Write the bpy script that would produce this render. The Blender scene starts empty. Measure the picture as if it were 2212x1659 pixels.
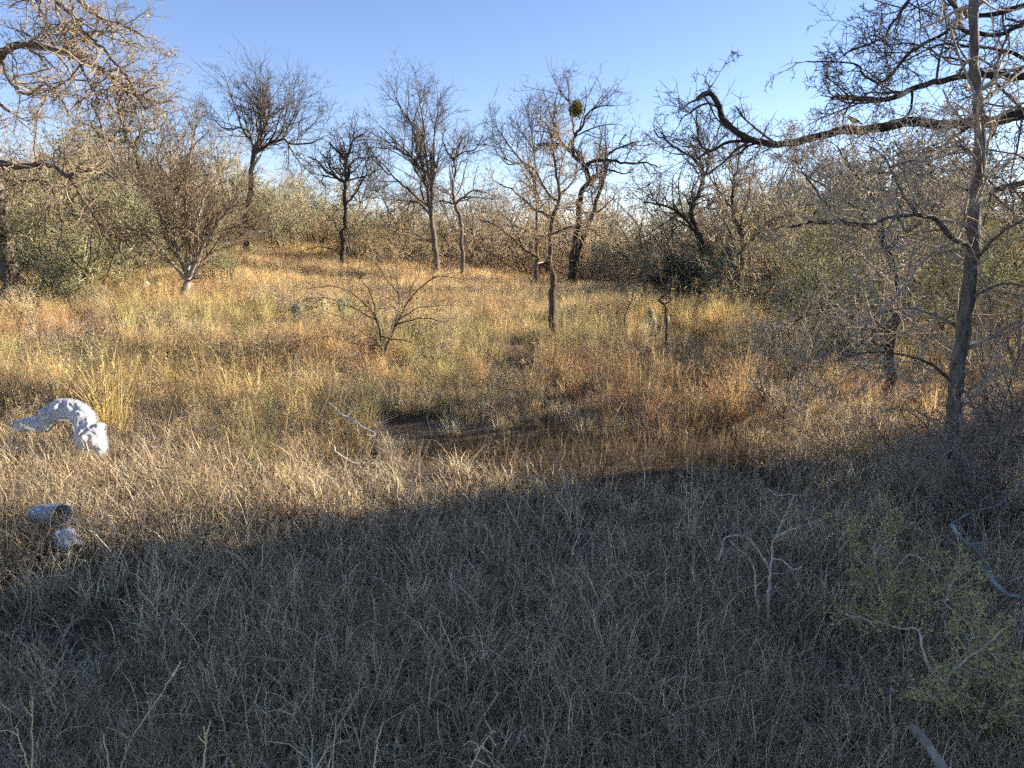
import bpy, math, random
import numpy as np
from mathutils import Vector, noise

sc = bpy.context.scene
col = sc.collection
R = math.radians

# ------------------------------------------------------------------ camera, sky, sun, exposure
PITCH = 11.0
CAM_Z = 1.6
F = 1579.0                      # focal length in units of a 2212 x 1659 picture
cam_d = bpy.data.cameras.new('camera')
cam = bpy.data.objects.new('camera', cam_d)
col.objects.link(cam)
cam.location = (0, 0, CAM_Z)
cam.rotation_euler = (R(90 - PITCH), 0, 0)
cam_d.sensor_width = 36.0
cam_d.lens = 36.0 * F / 2212.0
cam_d.clip_start = 0.05
cam_d.clip_end = 3000
sc.camera = cam

SUN_EL = 20.0                   # degrees above the horizon
SUN_AZ = 107.0                   # degrees to the right of straight behind the viewer
sun_dir = Vector((math.sin(R(SUN_AZ)) * math.cos(R(SUN_EL)), -math.cos(R(SUN_AZ)) * math.cos(R(SUN_EL)), math.sin(R(SUN_EL))))
world = bpy.data.worlds.new('World')
sc.world = world
world.use_nodes = True
wn = world.node_tree
bg = wn.nodes['Background']
sky = wn.nodes.new('ShaderNodeTexSky')
sky.sky_type = 'NISHITA'
sky.sun_disc = False
sky.sun_elevation = R(SUN_EL)
sky.sun_rotation = math.atan2(sun_dir.x, sun_dir.y)
sky.altitude = 200
sky.air_density = 0.8
sky.dust_density = 0.0
sky.ozone_density = 4.0
grade = wn.nodes.new('ShaderNodeMix')
grade.data_type = 'RGBA'
grade.blend_type = 'MULTIPLY'
grade.inputs[0].default_value = 1.0
grade.inputs[7].default_value = (1.14, 0.92, 0.88, 1)      # even white balance of the whole sky
wn.links.new(sky.outputs[0], grade.inputs[6])
wn.links.new(grade.outputs[2], bg.inputs[0])
bg.inputs[1].default_value = 0.088
sun_l = bpy.data.lights.new('sun', 'SUN')
sun_l.energy = 5.0
sun_l.angle = R(0.53)
sun_l.color = (1.0, 0.91, 0.75)
sun_o = bpy.data.objects.new('sun', sun_l)
col.objects.link(sun_o)
sun_o.rotation_euler = (-sun_dir).to_track_quat('-Z', 'Y').to_euler()

sc.view_settings.view_transform = 'Standard'
sc.view_settings.look = 'None'
sc.view_settings.gamma = 1.0
sc.view_settings.exposure = 1.65
sc.view_settings.use_curve_mapping = False
sc.render.engine = 'CYCLES'
cy = sc.cycles
cy.max_bounces = 6
cy.diffuse_bounces = 5
cy.glossy_bounces = 2
cy.transmission_bounces = 4
cy.transparent_max_bounces = 6
cy.caustics_reflective = False
cy.caustics_refractive = False
cy.use_denoising = False
cy.use_adaptive_sampling = True
cy.adaptive_threshold = 0.06
cy.adaptive_min_samples = 16

rng = random.Random(11)
nrg = np.random.default_rng(7)

# ------------------------------------------------------------------ helpers: picture coordinates to places, terrain
_sp, _cp = math.sin(R(PITCH)), math.cos(R(PITCH))

def ray(u, v):
    a = (u - 1106.0) / F
    b = (829.5 - v) / F
    return Vector((a, _cp + b * _sp, -_sp + b * _cp))

def at(u, v, Y):
    d = ray(u, v)
    return Vector((0, 0, CAM_Z)) + d * (Y / d.y)

def project(p):
    x, y, z = p.x, p.y, p.z - CAM_Z
    f = y * _cp - z * _sp
    w = y * _sp + z * _cp
    return 1106 + F * x / f, 829.5 - F * w / f

def sstep(a, b, t):
    t = min(1.0, max(0.0, (t - a) / (b - a)))
    return t * t * (3 - 2 * t)

def terrain(x, y):
    t = sstep(6, 36, y)
    lat = 0.26 - 0.046 * x
    lat += 0.15 * max(0.0, -x - 3.0)
    lat = max(-0.45, min(2.3, lat))
    z = t * lat
    d = math.hypot(x, y)
    z += 0.19 * (noise.noise(Vector((x * 0.35, y * 0.35, 1.7)))) * sstep(1.0, 6, d)
    z += 0.05 * noise.noise(Vector((x * 1.3, y * 1.3, 4.1)))
    z += 3.0 * sstep(45, 260, d) * (0.5 + 0.5 * noise.noise(Vector((x * 0.01, y * 0.01, 9))))
    return z

def ground_hit(u, v):
    d = ray(u, v)
    t = 1.0
    while t < 200:
        p = Vector((0, 0, CAM_Z)) + d * t
        if p.z <= terrain(p.x, p.y):
            return p
        t *= 1.004
    return p

# ------------------------------------------------------------------ materials
def mat(name):
    m = bpy.data.materials.new(name)
    m.use_nodes = True
    nt = m.node_tree
    nt.nodes.clear()
    out = nt.nodes.new('ShaderNodeOutputMaterial')
    return m, nt, out

def N(nt, typ, **kw):
    n = nt.nodes.new(typ)
    for k, v in kw.items():
        setattr(n, k, v)
    return n

def ramp(nt, fac, stops):
    r = N(nt, 'ShaderNodeValToRGB')
    el = r.color_ramp.elements
    while len(el) < len(stops):
        el.new(0.5)
    for e, (p, c) in zip(el, stops):
        e.position = p
        e.color = (*c, 1)
    nt.links.new(fac, r.inputs[0])
    return r.outputs[0]

def bark_mat(name, dark, light, scale=9.0, bump=0.6, lichen=None):
    m, nt, out = mat(name)
    tc = N(nt, 'ShaderNodeTexCoord')
    mp = N(nt, 'ShaderNodeMapping')
    mp.inputs['Scale'].default_value = (scale, scale, scale * 0.22)
    nt.links.new(tc.outputs['Object'], mp.inputs[0])
    no = N(nt, 'ShaderNodeTexNoise')
    no.inputs['Scale'].default_value = 2.6
    no.inputs['Detail'].default_value = 6
    no.inputs['Roughness'].default_value = 0.7
    nt.links.new(mp.outputs[0], no.inputs[0])
    c = ramp(nt, no.outputs[0], [(0.34, dark), (0.66, light)])
    if lichen:
        n2 = N(nt, 'ShaderNodeTexNoise')
        n2.inputs['Scale'].default_value = 5.5
        n2.inputs['Detail'].default_value = 5
        nt.links.new(tc.outputs['Object'], n2.inputs[0])
        mr = N(nt, 'ShaderNodeMapRange')
        mr.inputs[1].default_value = 0.52
        mr.inputs[2].default_value = 0.62
        nt.links.new(n2.outputs[0], mr.inputs[0])
        mx = N(nt, 'ShaderNodeMix', data_type='RGBA')
        nt.links.new(mr.outputs[0], mx.inputs[0])
        nt.links.new(c, mx.inputs[6])
        mx.inputs[7].default_value = (*lichen, 1)
        c = mx.outputs[2]
    bs = N(nt, 'ShaderNodeBsdfPrincipled')
    bs.inputs['Roughness'].default_value = 0.9
    bs.inputs['Specular IOR Level'].default_value = 0.15
    nt.links.new(c, bs.inputs['Base Color'])
    bp = N(nt, 'ShaderNodeBump')
    bp.inputs['Strength'].default_value = bump
    bp.inputs['Distance'].default_value = 0.03
    nt.links.new(no.outputs[0], bp.inputs['Height'])
    nt.links.new(bp.outputs[0], bs.inputs['Normal'])
    nt.links.new(bs.outputs[0], out.inputs[0])
    return m

def twig_mat(name, dark, light):
    m, nt, out = mat(name)
    tc = N(nt, 'ShaderNodeTexCoord')
    no = N(nt, 'ShaderNodeTexNoise')
    no.inputs['Scale'].default_value = 3.0
    no.inputs['Detail'].default_value = 4
    nt.links.new(tc.outputs['Object'], no.inputs[0])
    oi = N(nt, 'ShaderNodeObjectInfo')
    ad = N(nt, 'ShaderNodeMath', operation='MULTIPLY_ADD')
    nt.links.new(oi.outputs['Random'], ad.inputs[0])
    ad.inputs[1].default_value = 0.3
    nt.links.new(no.outputs[0], ad.inputs[2])
    c = ramp(nt, ad.outputs[0], [(0.35, dark), (0.95, light)])
    bs = N(nt, 'ShaderNodeBsdfDiffuse')
    nt.links.new(c, bs.inputs[0])
    nt.links.new(bs.outputs[0], out.inputs[0])
    return m

def leaf_mat(name, stops, trans=0.3):
    m, nt, out = mat(name)
    geo = N(nt, 'ShaderNodeNewGeometry')
    c = ramp(nt, geo.outputs['Random Per Island'], stops)
    d = N(nt, 'ShaderNodeBsdfDiffuse')
    t = N(nt, 'ShaderNodeBsdfTranslucent')
    nt.links.new(c, d.inputs[0])
    nt.links.new(c, t.inputs[0])
    mx = N(nt, 'ShaderNodeMixShader')
    mx.inputs[0].default_value = trans
    nt.links.new(d.outputs[0], mx.inputs[1])
    nt.links.new(t.outputs[0], mx.inputs[2])
    nt.links.new(mx.outputs[0], out.inputs[0])
    return m

def grass_mat(name):
    """colour comes from the clump (tint) and varies blade by blade"""
    m, nt, out = mat(name)
    tint = N(nt, 'ShaderNodeAttribute', attribute_type='INSTANCER', attribute_name='tint')
    geo = N(nt, 'ShaderNodeNewGeometry')
    var = ramp(nt, geo.outputs['Random Per Island'], [(0.0, (0.28, 0.27, 0.26)), (0.3, (0.80, 0.78, 0.75)), (0.75, (1.15, 1.14, 1.1)), (1.0, (1.35, 1.34, 1.3))])
    mx = N(nt, 'ShaderNodeMix', data_type='RGBA', blend_type='MULTIPLY')
    mx.inputs[0].default_value = 1.0
    ct = N(nt, 'ShaderNodeAttribute', attribute_type='GEOMETRY', attribute_name='ct')
    m0 = N(nt, 'ShaderNodeMix', data_type='RGBA', blend_type='MULTIPLY')
    m0.inputs[0].default_value = 1.0
    nt.links.new(tint.outputs['Color'], m0.inputs[6])
    nt.links.new(ct.outputs['Color'], m0.inputs[7])
    nt.links.new(m0.outputs[2], mx.inputs[6])
    nt.links.new(var, mx.inputs[7])
    d = N(nt, 'ShaderNodeBsdfDiffuse')
    t = N(nt, 'ShaderNodeBsdfTranslucent')
    nt.links.new(mx.outputs[2], d.inputs[0])
    nt.links.new(mx.outputs[2], t.inputs[0])
    ms = N(nt, 'ShaderNodeMixShader')
    ms.inputs[0].default_value = 0.4
    nt.links.new(d.outputs[0], ms.inputs[1])
    nt.links.new(t.outputs[0], ms.inputs[2])
    nt.links.new(ms.outputs[0], out.inputs[0])
    return m

def plain_mat(name, colr, rough=0.6, **kw):
    m, nt, out = mat(name)
    bs = N(nt, 'ShaderNodeBsdfPrincipled')
    bs.inputs['Base Color'].default_value = (*colr, 1)
    bs.inputs['Roughness'].default_value = rough
    for k, v in kw.items():
        bs.inputs[k.replace('_', ' ')].default_value = v
    tc = N(nt, 'ShaderNodeTexCoord')
    no = N(nt, 'ShaderNodeTexNoise')
    no.inputs['Scale'].default_value = 14
    no.inputs['Detail'].default_value = 4
    nt.links.new(tc.outputs['Object'], no.inputs[0])
    cc = ramp(nt, no.outputs[0], [(0.3, tuple(c * 0.78 for c in colr)), (0.65, colr)])
    nt.links.new(cc, bs.inputs['Base Color'])
    nt.links.new(bs.outputs[0], out.inputs[0])
    return m

M = {}
M['bark_grey'] = bark_mat('bark_grey', (0.055, 0.045, 0.038), (0.26, 0.215, 0.17))
M['bark_dark'] = bark_mat('bark_dark', (0.022, 0.018, 0.015), (0.11, 0.085, 0.065))
M['bark_brown'] = bark_mat('bark_brown', (0.035, 0.026, 0.020), (0.17, 0.125, 0.088))
M['bark_pale'] = bark_mat('bark_pale', (0.13, 0.11, 0.09), (0.42, 0.36, 0.29), 7, 0.4)
M['stem_pale'] = bark_mat('stem_pale', (0.30, 0.25, 0.17), (0.80, 0.70, 0.53), 26, 0.5)
M['bark_lichen'] = bark_mat('bark_lichen', (0.10, 0.10, 0.10), (0.28, 0.28, 0.27), 12, 0.5, (0.42, 0.46, 0.46))
M['dead_white'] = bark_mat('dead_white', (0.34, 0.30, 0.25), (0.66, 0.60, 0.50), 14, 0.3)
M['twig_grey'] = twig_mat('twig_grey', (0.18, 0.145, 0.11), (0.48, 0.40, 0.30))
M['twig_brown'] = twig_mat('twig_brown', (0.15, 0.115, 0.08), (0.40, 0.31, 0.215))
M['twig_dark'] = twig_mat('twig_dark', (0.07, 0.058, 0.047), (0.24, 0.195, 0.155))
M['twig_red'] = twig_mat('twig_red', (0.34, 0.25, 0.15), (0.68, 0.53, 0.33))
M['twig_tan'] = twig_mat('twig_tan', (0.34, 0.28, 0.18), (0.66, 0.56, 0.37))
M['twig_green'] = twig_mat('twig_green', (0.21, 0.21, 0.12), (0.48, 0.46, 0.29))
M['leaf_grey_green'] = leaf_mat('leaf_grey_green', [(0, (0.13, 0.13, 0.065)), (0.6, (0.25, 0.24, 0.12)), (1, (0.38, 0.34, 0.17))])
M['leaf_small'] = leaf_mat('leaf_small', [(0, (0.30, 0.27, 0.10)), (0.6, (0.52, 0.45, 0.17)), (1, (0.68, 0.55, 0.26))])
M['leaf_dark_green'] = leaf_mat('leaf_dark_green', [(0, (0.025, 0.035, 0.02)), (1, (0.075, 0.09, 0.05))])
M['leaf_tan'] = leaf_mat('leaf_tan', [(0, (0.28, 0.16, 0.06)), (0.6, (0.42, 0.29, 0.12)), (1, (0.50, 0.40, 0.16))])
M['leaf_mistletoe'] = leaf_mat('leaf_mistletoe', [(0, (0.16, 0.15, 0.03)), (1, (0.34, 0.30, 0.07))])
M['grass'] = grass_mat('dry_grass')

# ground: dark crumbly soil under thatch
m, nt, out = mat('soil')
tc = N(nt, 'ShaderNodeTexCoord')
n1 = N(nt, 'ShaderNodeTexNoise')
n1.inputs['Scale'].default_value = 0.55
n1.inputs['Detail'].default_value = 8
n1.inputs['Roughness'].default_value = 0.7
nt.links.new(tc.outputs['Object'], n1.inputs[0])
n2 = N(nt, 'ShaderNodeTexNoise')
n2.inputs['Scale'].default_value = 38
n2.inputs['Detail'].default_value = 6
nt.links.new(tc.outputs['Object'], n2.inputs[0])
c1 = ramp(nt, n1.outputs[0], [(0.3, (0.075, 0.058, 0.042)), (0.7, (0.17, 0.13, 0.085))])
c2 = ramp(nt, n2.outputs[0], [(0.3, (0.5, 0.5, 0.5)), (0.7, (1.25, 1.2, 1.15))])
mx = N(nt, 'ShaderNodeMix', data_type='RGBA', blend_type='MULTIPLY')
mx.inputs[0].default_value = 1
nt.links.new(c1, mx.inputs[6])
nt.links.new(c2, mx.inputs[7])
bs = N(nt, 'ShaderNodeBsdfPrincipled')
bs.inputs['Roughness'].default_value = 0.95
bs.inputs['Specular IOR Level'].default_value = 0.1
nt.links.new(mx.outputs[2], bs.inputs['Base Color'])
bp = N(nt, 'ShaderNodeBump')
bp.inputs['Strength'].default_value = 0.8
bp.inputs['Distance'].default_value = 0.02
nt.links.new(n2.outputs[0], bp.inputs['Height'])
nt.links.new(bp.outputs[0], bs.inputs['Normal'])
nt.links.new(bs.outputs[0], out.inputs[0])
M['soil'] = m

# ------------------------------------------------------------------ mesh helpers
def mesh_np(name, verts, faces4=None, faces3=None, smooth=True):
    me = bpy.data.meshes.new(name)
    nv = len(verts)
    f4 = np.zeros((0, 4), np.int32) if faces4 is None else np.asarray(faces4, np.int32)
    f3 = np.zeros((0, 3), np.int32) if faces3 is None else np.asarray(faces3, np.int32)
    me.vertices.add(nv)
    me.vertices.foreach_set('co', np.asarray(verts, np.float32).ravel())
    loops = np.concatenate([f4.ravel(), f3.ravel()])
    me.loops.add(len(loops))
    me.loops.foreach_set('vertex_index', loops)
    npoly = len(f4) + len(f3)
    me.polygons.add(npoly)
    st = np.concatenate([np.arange(len(f4)) * 4, len(f4) * 4 + np.arange(len(f3)) * 3]).astype(np.int32)
    me.polygons.foreach_set('loop_start', st)
    me.polygons.foreach_set('use_smooth', np.full(npoly, smooth))
    me.update(calc_edges=True)
    return me

def link(name, me, material, parent=None):
    o = bpy.data.objects.new(name, me)
    if me is not None and material is not None and not me.materials:
        me.materials.append(material)
    col.objects.link(o)
    o.parent = parent
    return o

def thing(name, label, cat, loc=(0, 0, 0), group=None):
    o = bpy.data.objects.new(name, None)
    o.empty_display_size = 0.2
    col.objects.link(o)
    o.location = loc
    o['label'] = label
    o['category'] = cat
    if group:
        o['group'] = group
    return o

def tag(o, label, cat, group=None):
    o['label'] = label
    o['category'] = cat
    if group:
        o['group'] = group
    return o

def tubes(paths, origin=Vector((0, 0, 0)), rough=0.0):
    """paths: list of (points, radii, sides). Returns one mesh's vertices and quads."""
    groups = {}
    for pts, rad, sd in paths:
        groups.setdefault((len(pts), sd), []).append((pts, rad))
    V, Q, T = [], [], []
    off = 0
    for (n, sd), lst in groups.items():
        P = np.array([[tuple(p) for p in a] for a, b in lst], np.float64) - np.array(origin)
        Rr = np.array([b for a, b in lst], np.float64)
        K = len(lst)
        tg = np.empty_like(P)
        tg[:, 1:-1] = P[:, 2:] - P[:, :-2]
        tg[:, 0] = P[:, 1] - P[:, 0]
        tg[:, -1] = P[:, -1] - P[:, -2]
        tg /= np.linalg.norm(tg, axis=2, keepdims=True) + 1e-9
        main = P[:, -1] - P[:, 0]
        ax = np.argmin(np.abs(main), axis=1)
        ref = np.eye(3)[ax][:, None, :].repeat(n, 1)
        a = np.cross(tg, ref)
        a /= np.linalg.norm(a, axis=2, keepdims=True) + 1e-9
        b = np.cross(tg, a)
        ang = np.arange(sd) * 2 * np.pi / sd
        rr = Rr[:, :, None].repeat(sd, 2)
        if rough:
            rr = rr * (1 + rough * nrg.normal(size=rr.shape))
        ring = P[:, :, None, :] + rr[..., None] * (np.cos(ang)[None, None, :, None] * a[:, :, None, :] + np.sin(ang)[None, None, :, None] * b[:, :, None, :])
        V.append(ring.reshape(-1, 3))
        base = off + (np.arange(K) * n * sd)[:, None, None] + (np.arange(n - 1) * sd)[None, :, None]
        i = np.arange(sd)[None, None, :]
        j = (np.arange(sd) + 1) % sd
        j = j[None, None, :]
        q = np.stack([base + i, base + j, base + sd + j, base + sd + i], -1)
        Q.append(q.reshape(-1, 4))
        if sd > 3:                                             # close the ends of thick pieces
            for e in (0, n - 1):
                s0 = off + np.arange(K) * n * sd + e * sd
                for k in range(1, sd - 1):
                    T.append(np.stack([s0, s0 + k, s0 + k + 1], -1))
        off += K * n * sd
    return np.concatenate(V), np.concatenate(Q), (np.concatenate(T) if T else None)

def tube_mesh(name, paths, origin, rough=0.0):
    v, q, t = tubes(paths, origin, rough)
    return mesh_np(name, v, q, t)

def rvec(r=rng):
    return Vector((r.gauss(0, 1), r.gauss(0, 1), r.gauss(0, 1)))

def smooth_path(pts, rads, sub=3, wob=0.0, r=rng):
    """Catmull-Rom through the points, with crooked wobble"""
    P = [pts[0] + (pts[0] - pts[1])] + list(pts) + [pts[-1] + (pts[-1] - pts[-2])]
    out, rad = [], []
    for i in range(1, len(P) - 2):
        p0, p1, p2, p3 = P[i - 1], P[i], P[i + 1], P[i + 2]
        L = (p2 - p1).length
        for k in range(sub):
            t = k / sub
            q = 0.5 * ((2 * p1) + (p2 - p0) * t + (2 * p0 - 5 * p1 + 4 * p2 - p3) * t * t + (3 * p1 - p0 - 3 * p2 + p3) * t * t * t)
            if k:
                q = q + rvec(r) * (wob * L)
            out.append(q)
            rad.append(rads[i - 1] + (rads[i] - rads[i - 1]) * t)
    out.append(P[-2])
    rad.append(rads[-1])
    return out, rad

def twig(acc, p, d, L, r, lvl, st, rg=rng):
    """a crooked twig with side twigs; st: wig, up, kids, angle, ratio, rmin"""
    n = 4 if lvl >= 1 else 3
    pts, rad = [p], [r]
    for i in range(n):
        d = d + rvec(rg) * st['wig']
        d.z += st['up']
        d.normalize()
        p = p + d * (L / n)
        pts.append(p)
        rad.append(max(st['rmin'] * 0.6, r * (1 - 0.62 * (i + 1) / n)))
    acc.append((pts, rad, 4 if r > 0.012 else 3))
    if lvl > 0:
        k = st['kids']
        k = k[min(lvl, len(k) - 1)]
        k = max(1, int(round(k * rg.uniform(0.7, 1.3))))
        for j in range(k):
            t = rg.uniform(0.15, 1.0)
            i = min(n - 1, int(t * n))
            f = t * n - i
            q = pts[i].lerp(pts[i + 1], f)
            dd = (pts[i + 1] - pts[i]).normalized()
            s = rvec(rg)
            s = (s - dd * s.dot(dd)).normalized()
            a = R(rg.uniform(*st['angle']))
            nd = dd * math.cos(a) + s * math.sin(a)
            twig(acc, q, nd, L * rg.uniform(*st['ratio']) * (1.1 - 0.4 * t), max(st['rmin'], rad[i] * 0.62), lvl - 1, st, rg)

def leaf_quads(centers, size, flat=0.5):
    """little folded leaves at the given places: 2 triangles each"""
    c = np.asarray(centers, float)
    n = len(c)
    a = nrg.normal(size=(n, 3))
    a[:, 2] *= flat
    a /= np.linalg.norm(a, axis=1, keepdims=True)
    b = nrg.normal(size=(n, 3))
    b -= a * (a * b).sum(1, keepdims=True)
    b /= np.linalg.norm(b, axis=1, keepdims=True)
    s = size * nrg.uniform(0.6, 1.4, (n, 1))
    v = np.stack([c - a * s * 0.5, c + b * s * 0.28, c + a * s * 0.5, c - b * s * 0.28], 1).reshape(-1, 3)
    q = np.arange(n * 4).reshape(-1, 4)
    return v, q

def tip_points(acc, n, spread, rg=nrg):
    thin = [p for p in acc if p[2] == 3]
    idx = rg.integers(0, len(thin), n)
    out = np.empty((n, 3))
    for k, i in enumerate(idx):
        pts = thin[i][0]
        j = rg.integers(1, len(pts))
        out[k] = pts[j]
    return out + rg.normal(size=(n, 3)) * spread

# ------------------------------------------------------------------ ground
def build_ground():
    radii = [0.0] + list(np.geomspace(0.6, 900, 110))
    na = 220
    vs = [(0, 0, terrain(0, 0))]
    for r in radii[1:]:
        for k in range(na):
            a = 2 * math.pi * k / na
            x, y = r * math.sin(a), r * math.cos(a)
            vs.append((x, y, terrain(x, y)))
    q, t = [], []
    for k in range(na):
        t.append((0, 1 + (k + 1) % na, 1 + k))
    for i in range(len(radii) - 2):
        b0, b1 = 1 + i * na, 1 + (i + 1) * na
        for k in range(na):
            k2 = (k + 1) % na
            q.append((b0 + k, b0 + k2, b1 + k2, b1 + k))
    me = mesh_np('ground', vs, q, t)
    o = link('ground', me, M['soil'])
    o['kind'] = 'structure'
    return o
build_ground()

# ------------------------------------------------------------------ hero trees from their limbs
def C1(p): return (p[0] * 0.434, p[1] * 0.434)
def C2(p): return (648 + p[0] * 0.4123, 108 + p[1] * 0.4123)
def C3(p): return (1368 + p[0] * 0.564, p[1] * 0.564)
def C5(p): return (576 + p[0] * 0.358, 648 + p[1] * 0.358)
def C6(p): return (p[0] * 0.4232, 1188 + p[1] * 0.4232)
def C7(p): return (792 + p[0] * 0.414, 972 + p[1] * 0.414)
def C8(p): return (1440 + p[0] * 0.4575, 900 + p[1] * 0.4575)

def limb_paths(conv, Y, limbs, wob, seed):
    """limbs: list of (points, width at start, width at end (picture units), depth drift in m)"""
    rg = random.Random(seed)
    built = []
    for li, (pts, w0, w1, drift) in enumerate([l[:4] for l in limbs]):
        uv = [conv(p) for p in pts]
        y0 = Y
        snap = None
        if li:
            best = 1e9
            for bp, br in built:
                for q in bp:
                    pu, pv = project(q)
                    dd = (pu - uv[0][0]) ** 2 + (pv - uv[0][1]) ** 2
                    if dd < best:
                        best, snap = dd, q
            if best < 45 ** 2:
                y0 = snap.y
            else:
                snap = None
        n = len(uv)
        P = []
        for i, (u, v) in enumerate(uv):
            t = i / max(1, n - 1)
            P.append(at(u, v, y0 + drift * t + (rg.gauss(0, 0.05) * abs(drift) if 0 < i else 0)))
        if snap is not None:
            P[0] = snap.copy()
        px = Y / F
        rads = [max(0.0009, (w0 + (w1 - w0) * (i / max(1, n - 1)) ** 0.8) * px * 0.5) for i in range(n)]
        built.append(smooth_path(P, rads, 4, wob, rg))
    return built

def hero(name, label, conv, base_v, limbs, bark, twigs, tmat, st, n1, L1, lvl=2, wob=0.03, seed=1, sides=9, Y=None, leaf=None, group=None, lower=0.35, out_frame_ok=True, rough=0.06):
    rg = random.Random(seed * 77 + 5)
    u0, v0 = conv(limbs[0][0][0])
    if Y is None:
        Y = ground_hit(u0, base_v if base_v else v0).y
    built = limb_paths(conv, Y, limbs, wob, seed)
    b = built[0][0][0]
    gz = terrain(b.x, b.y)
    # carry the trunk down into the ground with a root flare
    pts, rad = built[0]
    r0 = rad[0]
    if b.z > gz - 0.1:
        nb = max(2, int((b.z - gz + 0.25) / 0.18))
        ext = [Vector((b.x + rg.gauss(0, 0.01), b.y, gz - 0.2 + (b.z - gz + 0.2) * k / nb)) for k in range(nb)]
        pts[:0] = ext
        rad[:0] = [r0 * (1.0 + 0.45 * (1 - k / nb) ** 2) for k in range(nb)]
    root = thing(name, label, 'tree' if 'tree' in name else 'shrub', (b.x, b.y, gz), group)
    org = Vector((b.x, b.y, gz))
    for i, (p, r) in enumerate(built):
        me = tube_mesh('trunk' if i == 0 else 'limb', [(p, r, sides if i == 0 or r[0] > 0.03 else 6)], org, rough)
        link('trunk' if i == 0 else 'limb', me, bark, root)
    # twigs
    acc = []
    segs = []
    for i, (p, r) in enumerate(built):
        L = sum((p[k + 1] - p[k]).length for k in range(len(p) - 1))
        segs.append(L * (1.0 if i else 0.7) * (limbs[i][4] if len(limbs[i]) > 4 else 1.0))
    tot = sum(segs)
    for i, (p, r) in enumerate(built):
        k = max(2, int(n1 * segs[i] / tot))
        for j in range(k):
            t = rg.uniform(lower if i == 0 else 0.08, 1.0)
            if j == 0:
                t = 0.999
            x = t * (len(p) - 1)
            a = int(x)
            a = min(a, len(p) - 2)
            q = p[a].lerp(p[a + 1], x - a)
            dd = (p[a + 1] - p[a]).normalized()
            s = rvec(rg)
            s = (s - dd * s.dot(dd)).normalized()
            an = R(rg.uniform(*st['angle'])) if j else 0.15
            nd = dd * math.cos(an) + s * math.sin(an)
            nd.z += st.get('lift', 0.15)
            nd.normalize()
            twig(acc, q, nd, L1 * (0.4 if j == 0 else rg.uniform(0.45, 1.2) * (1.12 - 0.60 * t)), max(st['rmin'] * 1.3, min(r[a] * 0.55, L1 * 0.016)), lvl, st, rg)
    me = tube_mesh('crown', acc, org)
    link('crown', me, tmat, root)
    if leaf:
        nl, size, lm = leaf
        v, q = leaf_quads(tip_points(acc, nl, 0.02) - np.array(org), size)
        link('leaves', mesh_np('leaves', v, q, smooth=False), lm, root)
    return root, built, acc

ST = dict(wig=0.22, up=0.06, kids=[0, 3, 5, 5], angle=(28, 70), ratio=(0.35, 0.62), rmin=0.0028, lift=0.15)
def style(**k):
    d = dict(ST)
    d.update(k)
    return d
fan = style(wig=0.17, up=0.07, angle=(26, 62), kids=[0, 5, 7, 6], ratio=(0.4, 0.75), lift=0.40, rmin=0.005)
crook = style(wig=0.30, up=0.05, kids=[0, 4, 6, 6], angle=(30, 75), ratio=(0.35, 0.65), lift=0.2, rmin=0.005)
near = style(wig=0.24, up=0.02, kids=[0, 4, 6], angle=(35, 85), ratio=(0.3, 0.6), lift=0.05, rmin=0.0026)
droop = style(wig=0.22, up=-0.05, kids=[0, 4, 6], angle=(30, 80), ratio=(0.35, 0.65), lift=-0.2, rmin=0.003)

# leaning tree at the picture's left edge, limbs hanging into the sky
hero('leaning_tree', 'big rough-barked tree at the left edge with limbs overhanging the sky', C1, None,
     [([(75, 1475), (45, 1330), (18, 1180), (0, 1040), (-60, 860), (-150, 640), (-210, 380), (-200, 150)], 44, 22, -3.0),
      ([(-180, 480), (-80, 360), (0, 285), (60, 232), (200, 232), (330, 265), (450, 312), (560, 385), (640, 440), (700, 500), (725, 545)], 17, 3.5, -1.6),
      ([(-100, 800), (0, 815), (120, 826), (220, 815), (300, 850), (345, 872), (440, 838), (520, 860), (580, 900)], 13, 4, -1.2),
      ([(345, 872), (400, 970), (450, 1040), (520, 1130), (600, 1190), (690, 1260)], 9, 3, 0.8),
      ([(-200, 150), (100, -160), (275, 0), (340, 60), (400, 140), (450, 190), (530, 260), (590, 330), (640, 400), (690, 470), (770, 440)], 9, 2, -1.5),
      ([(100, -160), (300, -90), (390, 0), (450, 60), (520, 100), (600, 120), (660, 150), (700, 170), (740, 210)], 8, 1.6, -0.8),
      ([(100, -160), (150, -60), (180, 0), (220, 80), (250, 150), (290, 220)], 6, 1.6, 0.5),
      ([(365, 270), (372, 225), (374, 175)], 5, 3.5, 0.1),
      ([(380, 290), (430, 380), (485, 490), (455, 515), (490, 580), (520, 690)], 6, 2.4, -0.5),
      ([(0, 285), (60, 420), (140, 470), (230, 420), (290, 480), (340, 560)], 6, 2, -0.6),
      ([(-80, 360), (0, 520), (60, 560), (140, 600), (210, 560)], 6, 2, 0.6),
      ([(0, 815), (60, 870), (110, 900), (230, 905), (270, 980), (300, 1080), (310, 1180)], 6, 2, 0.5)],
     M['bark_grey'], True, M['twig_brown'], style(wig=0.26, up=0.0, kids=[0, 4, 6], angle=(30, 80), ratio=(0.32, 0.62), rmin=0.0042, lift=0.0), 260, 1.2, 2, 0.035, 3, 12,
     leaf=(500, 0.06, M['leaf_tan']), lower=0.45)

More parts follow.
